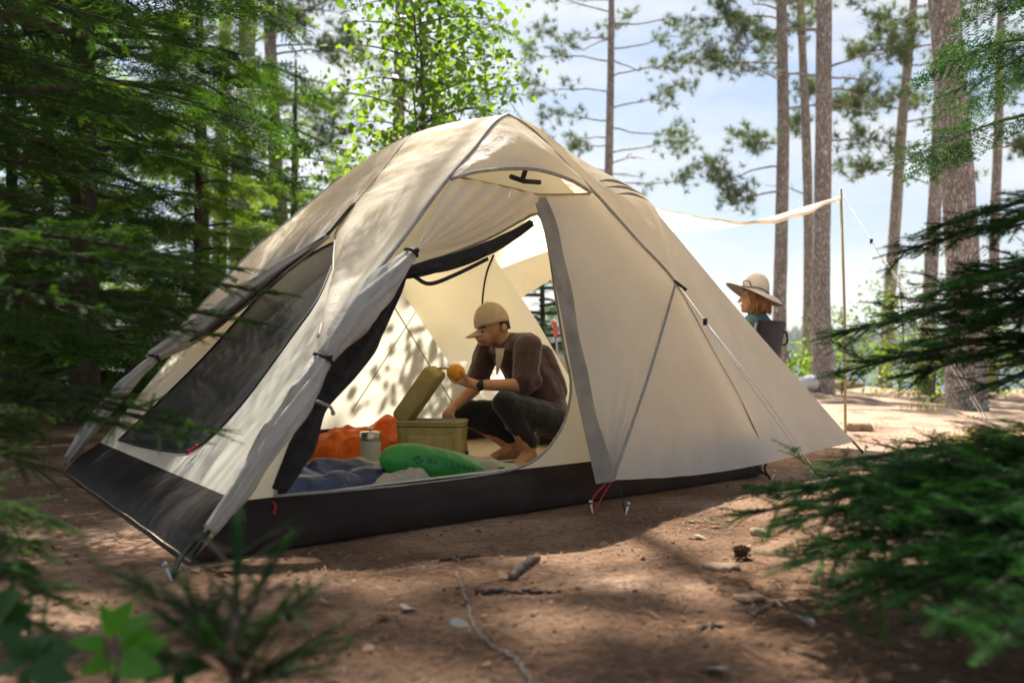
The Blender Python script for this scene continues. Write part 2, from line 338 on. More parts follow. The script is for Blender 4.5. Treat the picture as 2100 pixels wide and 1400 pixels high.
# ------------------------------------------------------------------ ground, lake, far shore
def ground_h(x, y):
    x = np.asarray(x, float); y = np.asarray(y, float)
    flat = np.clip((np.abs(x + .5) - 3.4) / 3, 0, 1) + np.clip((y - 7.6) / 3, 0, 1)      # the pitch under the tent is level
    h = .035*fbm(x*1.3, y*1.3, 4) + .018*fbm(x*7, y*7, 3) + np.clip(flat, 0, 1)*(.30*fbm(x*.45+3, y*.45, 3))
    h = h*np.where((np.abs(x+.54) < 2.2) & (np.abs(y-4.9) < 2.4), .35, 1.0)
    edge = 19.5 + 2.0*fbm(x*.15, 0*y, 2)
    t = np.clip((y - edge) / 7, 0, 1); h = h - 3.6*t*t*(3-2*t)
    f = np.clip((y - 296) / 160, 0, 1); rise = np.clip((y - 290)/8, 0, 1)
    h = h + 2.6*rise + f*(9 + 14*fbm(x*.012, y*.004+5, 3) + 5*np.clip((200-x)/300, -.6, 1))
    return h
xs = np.unique(np.concatenate([np.linspace(-420, -30, 26), np.linspace(-30, -6, 40), np.linspace(-6, 6, 181), np.linspace(6, 30, 40), np.linspace(30, 420, 26)]))
ys = np.unique(np.concatenate([np.linspace(-30, -1, 14), np.linspace(-1, 9, 161), np.linspace(9, 32, 90), np.linspace(32, 285, 16), np.linspace(285, 470, 36), np.linspace(480, 900, 6)]))
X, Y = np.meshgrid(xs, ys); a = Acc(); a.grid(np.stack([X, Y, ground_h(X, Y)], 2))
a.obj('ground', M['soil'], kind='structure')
def gz(x, y): return float(ground_h(x, y))
a = Acc(); gx, gy = np.meshgrid(np.linspace(-420, 420, 3), np.linspace(22, 330, 3)); a.grid(np.stack([gx, gy, 0*gx - 1.8], 2)); a.obj('lake', M['lake'], kind='structure')

# far wood on the other shore: reads as one mass
def crown_lump(n=26):
    th = RNG.random(n)*2*np.pi; zz = RNG.random(n)
    return th, zz
a = Acc(); base = []
icoV = np.array([(0,0,1.0)]+[(.62*math.cos(k*1.2566),.62*math.sin(k*1.2566),.42) for k in range(5)]+[(.95*math.cos(k*1.2566+.63),.95*math.sin(k*1.2566+.63),-.25) for k in range(5)]+[(0,0,-1.0)])
icoT = [(0,1+k,1+(k+1)%5) for k in range(5)]+[(1+k,6+k,1+(k+1)%5) for k in range(5)]+[(1+(k+1)%5,6+k,6+(k+1)%5) for k in range(5)]+[(11,6+(k+1)%5,6+k) for k in range(5)]
for k in range(2600):
    y = 298 + 110*RNG.random()**1.6; x = RNG.uniform(-230, 260); hgt = RNG.uniform(5, 10.5); w = RNG.uniform(1.8, 3.6)
    z0 = gz(x, y); V = icoV*(w, w, hgt*.52)*(1+.28*(RNG.random((12,1))-.5)); a.add(V + np.array([x, y, z0 + hgt*.5]), icoT)
a.obj('far_wood', M['farwood'], smooth=False, label='hazy green wood along the far shore of the lake', cat='wood', kind='stuff')

# ------------------------------------------------------------------ tent
A_ = np.r_[G(375,1165)[:2], 0]; B_ = np.r_[G(120,972)[:2], 0]; C_ = np.r_[G(1575,975)[:2], 0]; E_ = B_ + C_ - A_
CEN = (A_ + E_)/2
Fp = P(1040, 235, 4.16); Kp = P(700, 362, 5.72); Kp[2] = min(Kp[2], 1.74)
PF = Plane(A_, C_, Fp); PL = Plane(A_, B_, Fp); PB = Plane(B_, E_, Kp); PR = Plane(C_, E_, Fp)
for pl in (PF, PL, PB, PR):                       # normals point outward
    if np.dot(pl.n, pl.o - np.array([CEN[0], CEN[1], .6])) < 0: pl.n = -pl.n
legFL = resample([A_]+[PF.hit(*p) for p in ((468,1020),(560,877),(655,728),(745,588),(781,547),(840,472),(889,405),(935,347),(975,302),(1012,255))]+[Fp], 60)
legFR = resample([C_]+[PF.hit(*p) for p in ((1567,924),(1517,815),(1465,722),(1385,580),(1310,497),(1240,418),(1190,366),(1130,305),(1085,262))]+[Fp], 60)
legBL = resample([B_]+[PB.hit(*p) for p in ((312,742),(379,662),(440,597),(520,512),(600,447))]+[Kp], 60)
# right rear leg: mirror of the left rear leg across the tent's long centre line
uax = nrm(C_ - A_)
def mirror(p, c): return p - 2*np.dot(p - c, uax)*uax
legBR = []
for p in legBL:
    q = p.copy(); d = np.dot(p[:2] - Kp[:2], uax[:2]); dB = np.dot(B_[:2]-Kp[:2], uax[:2]); f = d/dB
    perp = p - Kp - d*uax; dE = np.dot(E_[:2]-Kp[:2], uax[:2]); eperp = (E_ - Kp) - dE*uax; bperp = (B_ - Kp) - dB*uax
    legBR.append(Kp + f*dE*uax + perp + (eperp - bperp)*f*np.array([1,1,0]))
legBR = np.array(legBR); legBR[0] = E_
def byz(leg, n, z0=None, z1=None):               # points of a leg at even steps of its own run
    return resample(leg, n)
tent = thing('dome_tent', 'large beige dome tent with open front door pitched on bare forest ground', 'tent', loc=(CEN[0], CEN[1], 0))
NT, NS = 60, 28
L1, L2, R1, R2 = (resample(l, NT) for l in (legFL, legBL, legFR, legBR))
def roofL(s, i):                                  # ruled roof between the two left legs, i = row up the leg
    f = i/(NT-1); j = int(i); g = i - j; k = min(j+1, NT-1)
    p = (L1[j]*(1-g)+L1[k]*g)*(1-s) + (L2[j]*(1-g)+L2[k]*g)*s
    b = math.sin(math.pi*s)
    return p + np.array([0,0,1])*(.085*b*f**3) + PL.n*(-.05*b*math.sin(math.pi*f)*(1) )
def solveL(px, py):                               # pixel -> (s, row) on that roof
    best = None
    for i in np.linspace(0, NT-1, 140):
        for s in np.linspace(0, 1, 81):
            q = roofL(s, i); x = 1050 + F*q[0]/q[1]; y = HOR - F*(q[2]-H)/q[1]; e = (x-px)**2 + (y-py)**2
            if best is None or e < best[0]: best = (e, s, i)
    return best[1], best[2]
near_px = [(728,420),(682,470),(672,520),(663,600),(655,660),(648,712)]
far_px = [(728,420),(678,478),(585,552),(490,630),(434,676),(318,738)]
nr = np.array([solveL(*p) for p in near_px]); fr = np.array([solveL(*p) for p in far_px])
i_ap = max(nr[0,1], fr[0,1]); s_ap = nr[0,0]; nr[0] = fr[0] = (s_ap, i_ap)
def lim(tab, i):
    o = np.argsort(tab[:,1]); return np.interp(i, tab[o,1], tab[o,0])
def wrinkle(Gd, amp=.008, fr=9.0, seed=0):       # slight slack in taut cloth
    Gd = np.asarray(Gd, float); r, c, _ = Gd.shape; u, v = np.meshgrid(np.linspace(0,1,r), np.linspace(0,1,c), indexing='ij')
    nx = np.cross(np.gradient(Gd, axis=0), np.gradient(Gd, axis=1)); nx /= np.linalg.norm(nx, axis=2, keepdims=True)+1e-9
    w = amp*(fbm(u*fr+seed, v*fr*.5+seed*3, 3)*2)*np.sin(np.pi*np.clip(u,0,1))**.5*np.sin(np.pi*v)**.5
    return Gd + nx*w[..., None]
rows_top = np.linspace(i_ap, NT-1, 34)
a = Acc()
Gd = np.array([[roofL(s, i) for s in np.linspace(0, 1, 40)] for i in rows_top]); a.grid(wrinkle(Gd, .022, 9, 1))
i_near = nr[:,1].min(); rows = np.linspace(i_near, i_ap, 34)
Gn = np.array([[roofL(s, i) for s in np.linspace(0, max(lim(nr, i), .012), 14)] for i in rows])
dr = np.linspace(0, 1, 14)[None, :]*np.sin(np.linspace(0, np.pi, 34))[:, None]
Gn = Gn + PL.n*(.045*dr*np.cos(np.linspace(0, 9, 14))[None, :])[..., None]
a.grid(wrinkle(Gn, .012, 6, 2))
i_far = fr[:,1].min(); rows = np.linspace(i_far, i_ap, 30)
Gf = np.array([[roofL(s, i) for s in np.linspace(min(lim(fr, i), .985), 1, 14)] for i in rows]); a.grid(wrinkle(Gf, .01, 6, 3))
a.obj('fly_roof', M['fly'], tent)
ze = Acc(); ze.tube(resample(Gf[4:,0], 40)+PL.n*.006, .009, 6); ze.obj('fly_zip', mat('zip_brown', (.05,.04,.035), (.035,.03,.027), .7, 40), tent)
ze = Acc(); ze.tube(resample(Gn[2:,-1], 30)+PL.n*.003, .005, 6); ze.obj('flap_hem', M['fly_seam'], tent)
ze = Acc(); ze.tube(np.array([roofL(s_ap, i) for i in np.linspace(i_ap, NT-1, 24)])+np.array([0,0,.004]), .0035, 6); ze.obj('roof_seam', M['fly_seam'], tent)
ze = Acc(); ze.box(roofL(s_ap, i_ap)+PL.n*.008-np.array([.0,0,.02]), (.012,.012,.035)); ze.obj('zip_pull', M['red'], tent)
def px_grid(railA, railB, n, m, bulge=0, nv=None):
    a_ = resample(railA, n); b_ = resample(railB, n); t = np.linspace(0, 1, m)
    Gd = a_[:, None, :]*(1-t)[None, :, None] + b_[:, None, :]*t[None, :, None]
    if bulge:
        nv = PF.n if nv is None else nv
        Gd = Gd + nv*(bulge*np.sin(np.pi*t)[None, :]*np.sin(np.pi*np.linspace(0,1,n))[:, None]**.5)[..., None]
    return Gd
# front hood over the door
hood_up = [PF.hit(*p) for p in ((924,362),(935,347),(975,302),(1012,255))]+[Fp]+[PF.hit(*p) for p in ((1085,262),(1130,305),(1190,366),(1214,392))]
hood_lo = [PF.hit(px, py, o) for px, py, o in ((924,368,.01),(981,352,.07),(1057,346,.12),(1114,351,.12),(1171,370,.06),(1212,394,.01))]
a = Acc(); a.grid(wrinkle(px_grid(hood_up, hood_lo, 40, 14, .03), .02, 8, 4)); a.obj('door_hood', M['fly'], tent)
a = Acc(); a.tube(resample(hood_lo, 40), .008, 6); a.obj('hood_hem', M['fly_seam'], tent)
hood_in = [PF.hit(px, py, o) for px, py, o in ((945,364,.02),(1000,376,.03),(1060,389,.03),(1105,399,.02),(1209,398,.0))]
a = Acc(); a.tube(resample(hood_in, 30), .006, 6); a.obj('door_header', M['khaki'], tent)
a = Acc(); tg0 = PF.hit(1078, 348, .10); tg1 = PF.hit(1070, 372, .06)
a.tube([tg0, tg1], .012, 6); a.tube([PF.hit(1047,362,.07), PF.hit(1075,372,.07), PF.hit(1107,374,.07)], .011, 6); a.obj('toggle', M['black'], tent)
# right half of the front fly: inner edge, arch, seam to the stake
J = PF.hit(1385, 580); V_ = P(1228, 990, 3.80); Sb = P(1256, 984, 3.84); Cp = P(1572, 950, 4.80)
E1 = [PF.hit(1105,402,.02), PF.hit(1132,490,.04), PF.hit(1165,640,.07)] + [P(1197,800,3.93), V_]
railR = [PF.hit(1212,394), PF.hit(1300,487), J]
seam = resample([J, (J+Sb)/2 + PF.n*.015, Sb], 20)
arch_up = resample(railR, 16)
Rr = np.vstack([arch_up, seam[1:]]); e1 = resample(E1, len(Rr)); t = np.linspace(0, 1, 16)
Gd = e1[:, None]*(1-t)[None, :, None] + Rr[:, None]*t[None, :, None]
ph = np.linspace(0, 1, len(Rr))[:, None]; fold = .020*np.sin(t[None, :]*30)*np.clip((ph-.55)/.45, 0, 1)**1.5*np.sin(np.pi*t)[None, :]
Gd = Gd + PF.n*(fold + .02*np.sin(np.pi*t)[None, :]*np.sin(np.pi*ph))[..., None]
a = Acc(); a.grid(wrinkle(Gd, .012, 5, 5))
legJ = np.vstack([J, PF.hit(1465,722), PF.hit(1517,815), PF.hit(1550,890), Cp]); lj = resample(legJ, 20)
t = np.linspace(0, 1, 22); Gd = seam[:, None]*(1-t)[None, :, None] + lj[:, None]*t[None, :, None]
hz = np.linspace(0, 1, 20)[:, None]**2
Gd[..., 2] += .012*hz*np.sin(t[None, :]*np.pi)*1.0 - .03*hz*np.sin(np.pi*t)[None, :]
Gd = Gd + PF.n*(.018*np.sin(t[None, :]*34 + 1)*np.clip((hz-.45)/.5, 0, 1)*np.sin(np.pi*t)[None, :])[..., None]
a.grid(wrinkle(Gd, .01, 5, 6)); a.obj('front_fly_panel', M['fly'], tent)
a = Acc(); a.tube(seam + PF.n*.004, .007, 6); a.obj('panel_seam', M['fly_seam'], tent)
# doubled facing strip along the zip edge
fo = [PF.hit(1093,404,.03), PF.hit(1120,492,.05), PF.hit(1150,640,.085), P(1180,800,3.91), P(1222,992,3.775)]
fi = [PF.hit(1120,404,.028), PF.hit(1150,490,.05), PF.hit(1180,640,.083), P(1212,800,3.915), P(1262,986,3.80)]
Gd = px_grid(fo, fi, 40, 8); Gd = Gd + PF.n*(.008*np.sin(np.linspace(0,7,8))[None,:]*np.sin(np.linspace(0,22,40))[:,None])[...,None]
a = Acc(); a.grid(Gd); a.obj('zip_facing', mat('facing_fabric', (.40,.35,.28), (.28,.25,.21), .6, 8, .008, 20, trans=.2), tent)
# right-hand roof and vestibule
Wp = P(1352, 442, 5.1); Dp = P(1750, 915, 6.35); Dp[2] = .05
sil = [Fp, P(1100,262,4.3), P(1200,332,4.6), P(1300,386,4.9), P(1340,422,5.04), Wp]
archFJ = [Fp, PF.hit(1085,262), PF.hit(1130,305), PF.hit(1190,366), PF.hit(1240,418), PF.hit(1310,497), J]
Gd = px_grid(archFJ, sil, 34, 14, .02, np.array([.3,-.5,.8])); a = Acc(); a.grid(wrinkle(Gd, .02, 7, 7))
back_r = [Kp, legBR[45], legBR[34], legBR[24]]
Gd = px_grid(sil, back_r, 30, 22, .10, np.array([.3,.3,.9])); a.grid(Gd)
a.obj('roof_panel', M['fly'], tent)
for k, (y0, x0, x1) in enumerate(((372,1222,1296),(385,1240,1318),(399,1262,1332))):  # grey strips standing in for shadows between the roof folds
    c = [P(x0+(x1-x0)*f, y0+(14*f) - 5*math.sin(math.pi*f), 4.60+.30*f-.07) for f in np.linspace(0,1,9)]
    a = Acc(); lo = np.array(c); up = lo + np.array([0,0,1])*(.014*np.sin(np.linspace(0,np.pi,9)))[:,None]; a.grid(np.stack([lo, (lo+up)/2+np.array([0,-.008,0]), up], 1))
    a.obj('fold_shade', mat('fold_shade_grey', (.30,.27,.23), (.25,.22,.19), .7, 20) if k == 0 else bpy.data.materials['fold_shade_grey'], tent)
Gd = px_grid(lj, [Wp, Wp*.66+Dp*.34+np.array([0,0,-.015]), Wp*.33+Dp*.67+np.array([0,0,-.01]), Dp], 20, 16)
a = Acc(); a.grid(wrinkle(Gd, .008, 5, 8)); a.obj('vestibule_panel', M['fly'], tent)
# rolled-back left half of the front fly, fanned from its tie
Gp = PF.hit(848, 520, .03); Q = resample([PF.hit(px,py,o) for px,py,o in ((920,374,.0),(960,368,.03),(1010,378,.05),(1060,390,.06),(1104,402,.05),(1097,423,.02))], 60)
t = np.linspace(.04, 1, 24); Gd = Gp[None,None]*(1-t)[:,None,None] + Q[None]*t[:,None,None]
Gd = Gd + PF.n*(.022*np.sin(np.linspace(0,34,60))[None,:]*(t*(1.15-t))[:,None]*1.6)[...,None] + np.array([0,0,-.05])*(np.sin(np.pi*t)[:,None]*np.linspace(0,1,60)[None,:])[...,None]
a = Acc(); a.grid(Gd); a.obj('gathered_fly', M['fly'], tent)
def bundle(name, pts, rad, mt, folds=7, amp=.22, sides=28, n=44, seed=0, ax=None):
    p = resample(pts, n); r = np.interp(np.linspace(0,1,n), np.linspace(0,1,len(rad)), rad); th = np.linspace(0, 2*np.pi, sides, endpoint=False)
    ell = np.array([1 + amp*np.sin(folds*th + 2.2*np.sin(i*.13+seed) + seed) + .5*amp*np.sin((folds*2+1)*th+i*.21+seed*2) for i in range(n)])
    a = Acc(); a.tube(p, r, sides, ell=ell); return a.obj(name, mt, tent)
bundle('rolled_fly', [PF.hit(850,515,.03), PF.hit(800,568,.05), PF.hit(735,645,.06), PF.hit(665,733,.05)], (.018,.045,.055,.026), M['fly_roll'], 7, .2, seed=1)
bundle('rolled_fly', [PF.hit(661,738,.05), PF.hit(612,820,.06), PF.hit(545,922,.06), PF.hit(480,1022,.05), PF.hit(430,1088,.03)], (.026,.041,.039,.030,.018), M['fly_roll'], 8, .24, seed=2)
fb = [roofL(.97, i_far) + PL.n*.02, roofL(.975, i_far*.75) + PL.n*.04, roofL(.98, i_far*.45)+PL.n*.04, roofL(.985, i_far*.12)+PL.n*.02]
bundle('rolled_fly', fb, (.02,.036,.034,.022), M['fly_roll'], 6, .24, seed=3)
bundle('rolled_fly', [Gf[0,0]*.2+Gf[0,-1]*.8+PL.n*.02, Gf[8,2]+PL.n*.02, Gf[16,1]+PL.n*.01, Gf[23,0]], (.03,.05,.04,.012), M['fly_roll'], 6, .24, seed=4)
for p, r in ((PF.hit(663,735,.05), .034), (PF.hit(843,518,.04), .026), (fb[0], .032)):
    a = Acc(); th = np.linspace(0, 2*np.pi, 16); dirv = nrm(np.array([.45,.35,1.0])); bs = basis(dirv)
    a.tube(np.array([p + bs[:,1]*r*math.cos(q)+bs[:,2]*r*math.sin(q) for q in th]), .006, 6); a.ball(p - bs[:,1]*r*.7 + PF.n*.02, .011); a.obj('tie_back', M['black'], tent)
# pole sleeves seen on the fly, pole legs to the ground
kJ = int(np.argmin(np.linalg.norm(legFR-J, axis=1)))
a = Acc(); a.tube(resample(legFR[3:kJ+1], 30)-PF.n*.006, .0075, 6); a.obj('tent_pole', mat('pole_bronze', (.30,.22,.12), (.26,.19,.10), .5, 20), tent)
for leg, nm in ((legFL, 'pole_sleeve'), (legFR[kJ-2:], 'pole_sleeve'), (legBL, 'pole_sleeve')):
    a = Acc(); a.tube(resample(leg[2:], 50) + np.array([0,0,.000]), .0085, 7); a.obj(nm, M['fly_seam'], tent)
for leg in (legBR,):
    a = Acc(); a.tube(resample(leg, 40), .007, 6); a.obj('tent_pole', M['yellowpole'], tent)
# inner tent
def shrink(p, k=.955, kz=.965): p = np.asarray(p, float); return np.stack([CEN[0]+(p[...,0]-CEN[0])*k, CEN[1]+(p[...,1]-CEN[1])*k, p[...,2]*kz], -1)
iFL, iFR, iBL, iBR = (shrink(l) for l in (legFL, legFR, legBL, legBR)); TZ = .165
def above(l, z=TZ): 
    k = int(np.argmax(l[:,2] > z)); f = (z - l[k-1,2])/(l[k,2]-l[k-1,2]); return np.vstack([l[k-1]+(l[k]-l[k-1])*f, l[k:]])
iFL, iFR, iBL, iBR = map(above, (iFL, iFR, iBL, iBR))
def wall(name, outer, holes, mt, parent=tent):
    bm = bmesh.new(); 
    for lp in [outer]+holes:
        vs_ = [bm.verts.new(Vector(p)) for p in lp]
        for i in range(len(vs_)): bm.edges.new((vs_[i], vs_[(i+1) % len(vs_)]))
    bmesh.ops.triangle_fill(bm, edges=bm.edges[:], use_beauty=True)
    me = bpy.data.meshes.new(name); bm.to_mesh(me); bm.free(); me.materials.append(mt)
    o = bpy.data.objects.new(name, me); COL.objects.link(o); keep(o, parent); return o
iPF = Plane(iFL[0], iFR[0], iFL[-1]); iPL = Plane(iFL[0], iBL[0], iFL[-1]); iPR = Plane(iFR[0], iBR[0], iFR[-1])
for pl in (iPF, iPL, iPR):
    if np.dot(pl.n, pl.o - np.array([CEN[0], CEN[1], .6])) < 0: pl.n = -pl.n
door_px = [(562,1017),(700,1006),(835,995),(940,982),(998,973),(1059,960),(1100,940),(1132,907),(1157,863),(1169,806),(1167,765),(1157,724),(1140,620),(1122,500),(1105,440),(1070,452),(1000,490),(900,530),(822,560),(760,660),(700,760),(630,880),(585,960)]
door = resample([iPF.hit(*p) for p in door_px]+[iPF.hit(*door_px[0])], 90)[:-1]
front_outer = list(resample(iFL, 24)) + list(resample(iFR, 24)[::-1][1:])
flat = lambda pts, pl: [p - pl.n*np.dot(p - pl.o, pl.n) for p in pts]
wall('inner_wall', flat(front_outer, iPF), [list(door)], M['inner'])
a = Acc(); a.tube(np.vstack([door, door[:1]]) + iPF.n*.004, .006, 6, cap=False); a.obj('door_zip', M['fly_seam'], tent)
win_px = [(245,903),(300,918),(380,927),(425,905),(470,860),(520,800),(600,690),(655,610),(690,520),(690,497),(620,535),(540,600),(430,722),(330,822)]
win = resample([iPL.hit(*p) for p in win_px]+[iPL.hit(*win_px[0])], 60)[:-1]
left_outer = list(resample(iFL, 20)) + list(resample(iBL, 20)[::-1])
wall('inner_wall', flat(left_outer, iPL), [list(win)], M['inner'])
wall('mesh_window', list(win), [], M['mesh'])
a = Acc(); a.tube(np.vstack([win, win[:1]]) + iPL.n*.004, .006, 6, cap=False); a.obj('window_zip', M['black'], tent)
back_outer = list(resample(iBL, 24)) + list(resample(iBR, 24)[::-1][1:])
iPB = Plane(iBL[0], iBR[0], iBL[-1]); wall('inner_wall', flat(back_outer, iPB), [], M['inner'])
rdoor_px = [(1010,524),(1055,590),(1105,665),(1150,742),(1200,815),(1290,850),(1380,810),(1365,700),(1290,570),(1200,480),(1110,440),(1060,470)]
rd = [iPR.hit(*p) for p in rdoor_px]; rd = resample(rd+[rd[0]], 40)[:-1]
right_outer = list(resample(iFR, 20)) + list(resample(iBR, 20)[::-1])
PRdbg = (rd, right_outer)
wall('inner_wall', flat(right_outer, iPR), [list(rd)], M['inner'])
# bathtub floor
fl = [iFL[0], iFR[0], iBR[0], iBL[0]]; gr = [np.r_[CEN[:2]+(p[:2]-CEN[:2])*.985, .006] for p in (A_, C_, E_, B_)]
for k in range(4):
    p0, p1, q0, q1 = gr[k], gr[(k+1)%4], fl[k], fl[(k+1)%4]; t = np.linspace(0,1,26)
    lo = p0[None]*(1-t)[:,None]+p1[None]*t[:,None]; up = q0[None]*(1-t)[:,None]+q1[None]*t[:,None]
    v = np.linspace(0,1,7); Gd = lo[:,None]*(1-v)[None,:,None]+up[:,None]*v[None,:,None]
    outw = nrm(np.r_[(p0+p1)[:2]/2-CEN[:2],0]); Gd = Gd + outw*((.03*np.sin(np.pi*v)[None,:])*(1+.6*fbm(t*5+k*9, t*0, 2)[:,None]))[...,None]
    a = Acc(); a.grid(wrinkle(Gd, .01, 8, k)); a.obj('floor_side', M['tub'], tent)
a = Acc(); q = [np.r_[p[:2], .012] for p in gr]; t = np.linspace(0,1,16)
Gd = np.array([[ (q[0]*(1-s)+q[1]*s)*(1-r_)+(q[3]*(1-s)+q[2]*s)*r_ for s in t] for r_ in t]); Gd[...,2] += .012*(fbm(Gd[...,0]*4, Gd[...,1]*4, 3)+.3); a.grid(Gd); a.obj('tent_floor', M['tubin'], tent)
# rolled mesh door: along the left edge and across the top
bundle('rolled_door', [iPF.hit(826,563,.02), iPF.hit(805,610,.01), iPF.hit(752,690,.0), iPF.hit(690,775,0), iPF.hit(640,850,0), iPF.hit(612,925,0), iPF.hit(570,1008,0)], (.016,.03,.048,.045,.03,.045,.022), M['meshroll'], 6, .18, seed=5)
bundle('rolled_door', [iPF.hit(830,560,.02), iPF.hit(880,548,.03), iPF.hit(960,525,.03), iPF.hit(1040,490,.02), iPF.hit(1088,458,.01)], (.02,.03,.026,.022,.016), M['meshroll'], 6, .18, seed=6)
a = Acc(); a.tube(resample([iPF.hit(848,566,.05), iPF.hit(880,582,.06), iPF.hit(935,562,.05), iPF.hit(1000,530,.04)], 24), .006, 6, ell=np.array([1.6,.5,1.6,.5,1.6,.5])); a.obj('hanging_strap', M['meshroll'], tent)
a = Acc(); a.tube(resample([PF.hit(648,822,.03), PF.hit(664,828,.05), PF.hit(678,835,.05), PF.hit(683,846,.05)], 14), .006, 6); a.ball(PF.hit(683,847,.05), .008); a.obj('door_toggle', M['fly_seam'], tent)
a = Acc(); a.tube(resample([iPF.hit(560,1030,.02), iPF.hit(566,1038,.03), iPF.hit(562,1048,.03), iPF.hit(565,1066,.03)], 14), .004, 6); a.obj('zip_pull', M['red'], tent)
a = Acc(); a.tube(resample([iPL.hit(405,912,.02), iPL.hit(392,922,.02), iPL.hit(382,932,.02)], 8), .005, 6); a.obj('zip_pull', M['red'], tent)
# lines seen through the back wall: pole and seams
for p, q in (((892,578),(722,842)), ((806,625),(932,832)), ((948,530),(951,745))):
    a = Acc(); a.tube([iPB.hit(*p), iPB.hit(*q)], .004, 6); a.obj('wall_seam', M['yellowpole'], tent)
a = Acc(); a.tube(resample([iPR.hit(1012,524), iPR.hit(998,560), iPR.hit(990,610), iPR.hit(990,660)], 16), .006, 6); a.obj('door_zip', M['black'], tent)
# corner straps, stakes, guy lines
def stake(p, lean, parent=tent):
    a = Acc(); d = nrm(lean); a.tube([p - d*.10, p + d*.05], (.004,.005), 6); a.ball(p + d*.05, .009); a.obj('stake', M['metal'], parent)
sA = np.r_[G(352,1190)[:2], .0]
a = Acc(); a.tube(resample([legFL[3], A_ + np.array([0,0,.04]), sA + np.array([0,0,.01])], 12), .009, 6); a.tube([legFL[9]+PF.n*.03, A_+np.array([.03,-.02,.03])], .006, 6); a.obj('corner_strap', M['black'], tent); stake(sA, (-.3,-.3,1))
sC = np.r_[G(1582,985)[:2], .0]
a = Acc(); a.tube(resample([Cp, P(1568,962,4.80), sC], 10), .007, 6); a.tube([P(1550,955,4.78), P(1572,975,4.85)], .006, 6); a.obj('corner_strap', M['black'], tent); stake(sC, (.3,-.3,1))
sD = np.r_[G(1772,930)[:2], .0]
a = Acc(); a.tube([Dp, sD], .008, 6); a.tube([P(1728,885,6.5), Dp], .008, 6); a.obj('corner_strap', M['black'], tent); stake(sD, (.3,0,1))
sV = np.r_[G(1215,1052)[:2], .0]
a = Acc(); a.tube(resample([V_+np.array([.03,0,0]), (V_+sV)/2+np.array([-.01,0,.0]), sV], 10), .0035, 6); a.tube(resample([Sb, (Sb+sV)/2, sV+np.array([.004,0,0])], 10), .003, 6); a.obj('stake_loop', M['red'], tent); stake(sV, (-.2,-.3,1))
s2 = np.r_[G(1283,1056)[:2], .0]
a = Acc(); a.tube([Sb+np.array([.03,0,-.03]), s2], .003, 6); a.obj('stake_loop', M['black'], tent); stake(s2, (.2,-.3,1))
def guy(p, q, gap=.03):
    p = np.asarray(p); q = np.asarray(q); d = nrm(q-p); sd = nrm(np.cross(d, (0,1,0)))
    a = Acc(); a.tube([p, q], .0035, 6); m_ = p + (q-p)*.18
    a.tube([m_, m_ + (q-m_)*.5 + sd*gap*.6, q + sd*gap*.25], .0035, 6); a.obj('guy_line', M['cord'], tent)
    a = Acc(); a.box(p + (q-p)*.2, (.02,.012,.035)); a.obj('line_tensioner', M['black'], tent)
sG = np.r_[G(1690,1000)[:2], 0]; guy(J + np.array([.01,0,0]), sG, .04); stake(sG, (.5,-.3,1))
a = Acc(); a.tube([J + PF.n*.008 + np.array([-.02,0,.015]), J + PF.n*.008 + np.array([.05,0,-.04])], .009, 6); a.obj('guy_tab', M['black'], tent)
# awning propped on a pole at the side door
T1 = P(1727, 400, 7.10); T2 = np.array([1.15, 8.6, 1.80]); W2 = np.array([-.15, 6.2, 1.55])
t = np.linspace(0,1,24); Gd = np.zeros((24,24,3))
for i, u in enumerate(t):
    for j, v in enumerate(t):
        p = (Wp+np.array([0,0,.04]))*(1-u)*(1-v) + T1*u*(1-v) + W2*(1-u)*v + T2*u*v
        p = p + np.array([0,0,-.13*math.sin(math.pi*u)*(1-v) - .10*math.sin(math.pi*v)*u + .012*math.sin(u*31+v*9)*u*(1-v)]); Gd[i,j] = p
a = Acc(); a.grid(Gd); hem = Gd[:,0]; drop = hem + np.array([0,0,-1])*(.020+.020*np.sin(t*3.1)**2)[:,None]*np.linspace(.2,1,24)[:,None]; drop[:,1] += .02*np.sin(t*40)
a.grid(np.stack([hem, drop], 1)); a.obj('awning', mat('awning_fabric', (.90,.85,.76), (.84,.79,.70), .6, 5, .006, 14, trans=.58, tcol=(1.08,1.0,.88)), tent)
awning_pole = Acc(); pb = np.r_[G(1734,902)[:2], 0]; pt = P(1724, 388, 7.10)
awning_pole.tube([pb + np.array([0,0,-.05]), pb*.5+pt*.5+np.array([.012,0,0]), pt], .011, 8); awning_pole.obj('awning_pole', mat('pole_tan', (.40,.36,.22), (.34,.3,.18), .4, 20), tent)
sH = np.r_[G(2058,922)[:2], 0]; guy(T1, sH, .06); stake(sH, (.5,0,1))

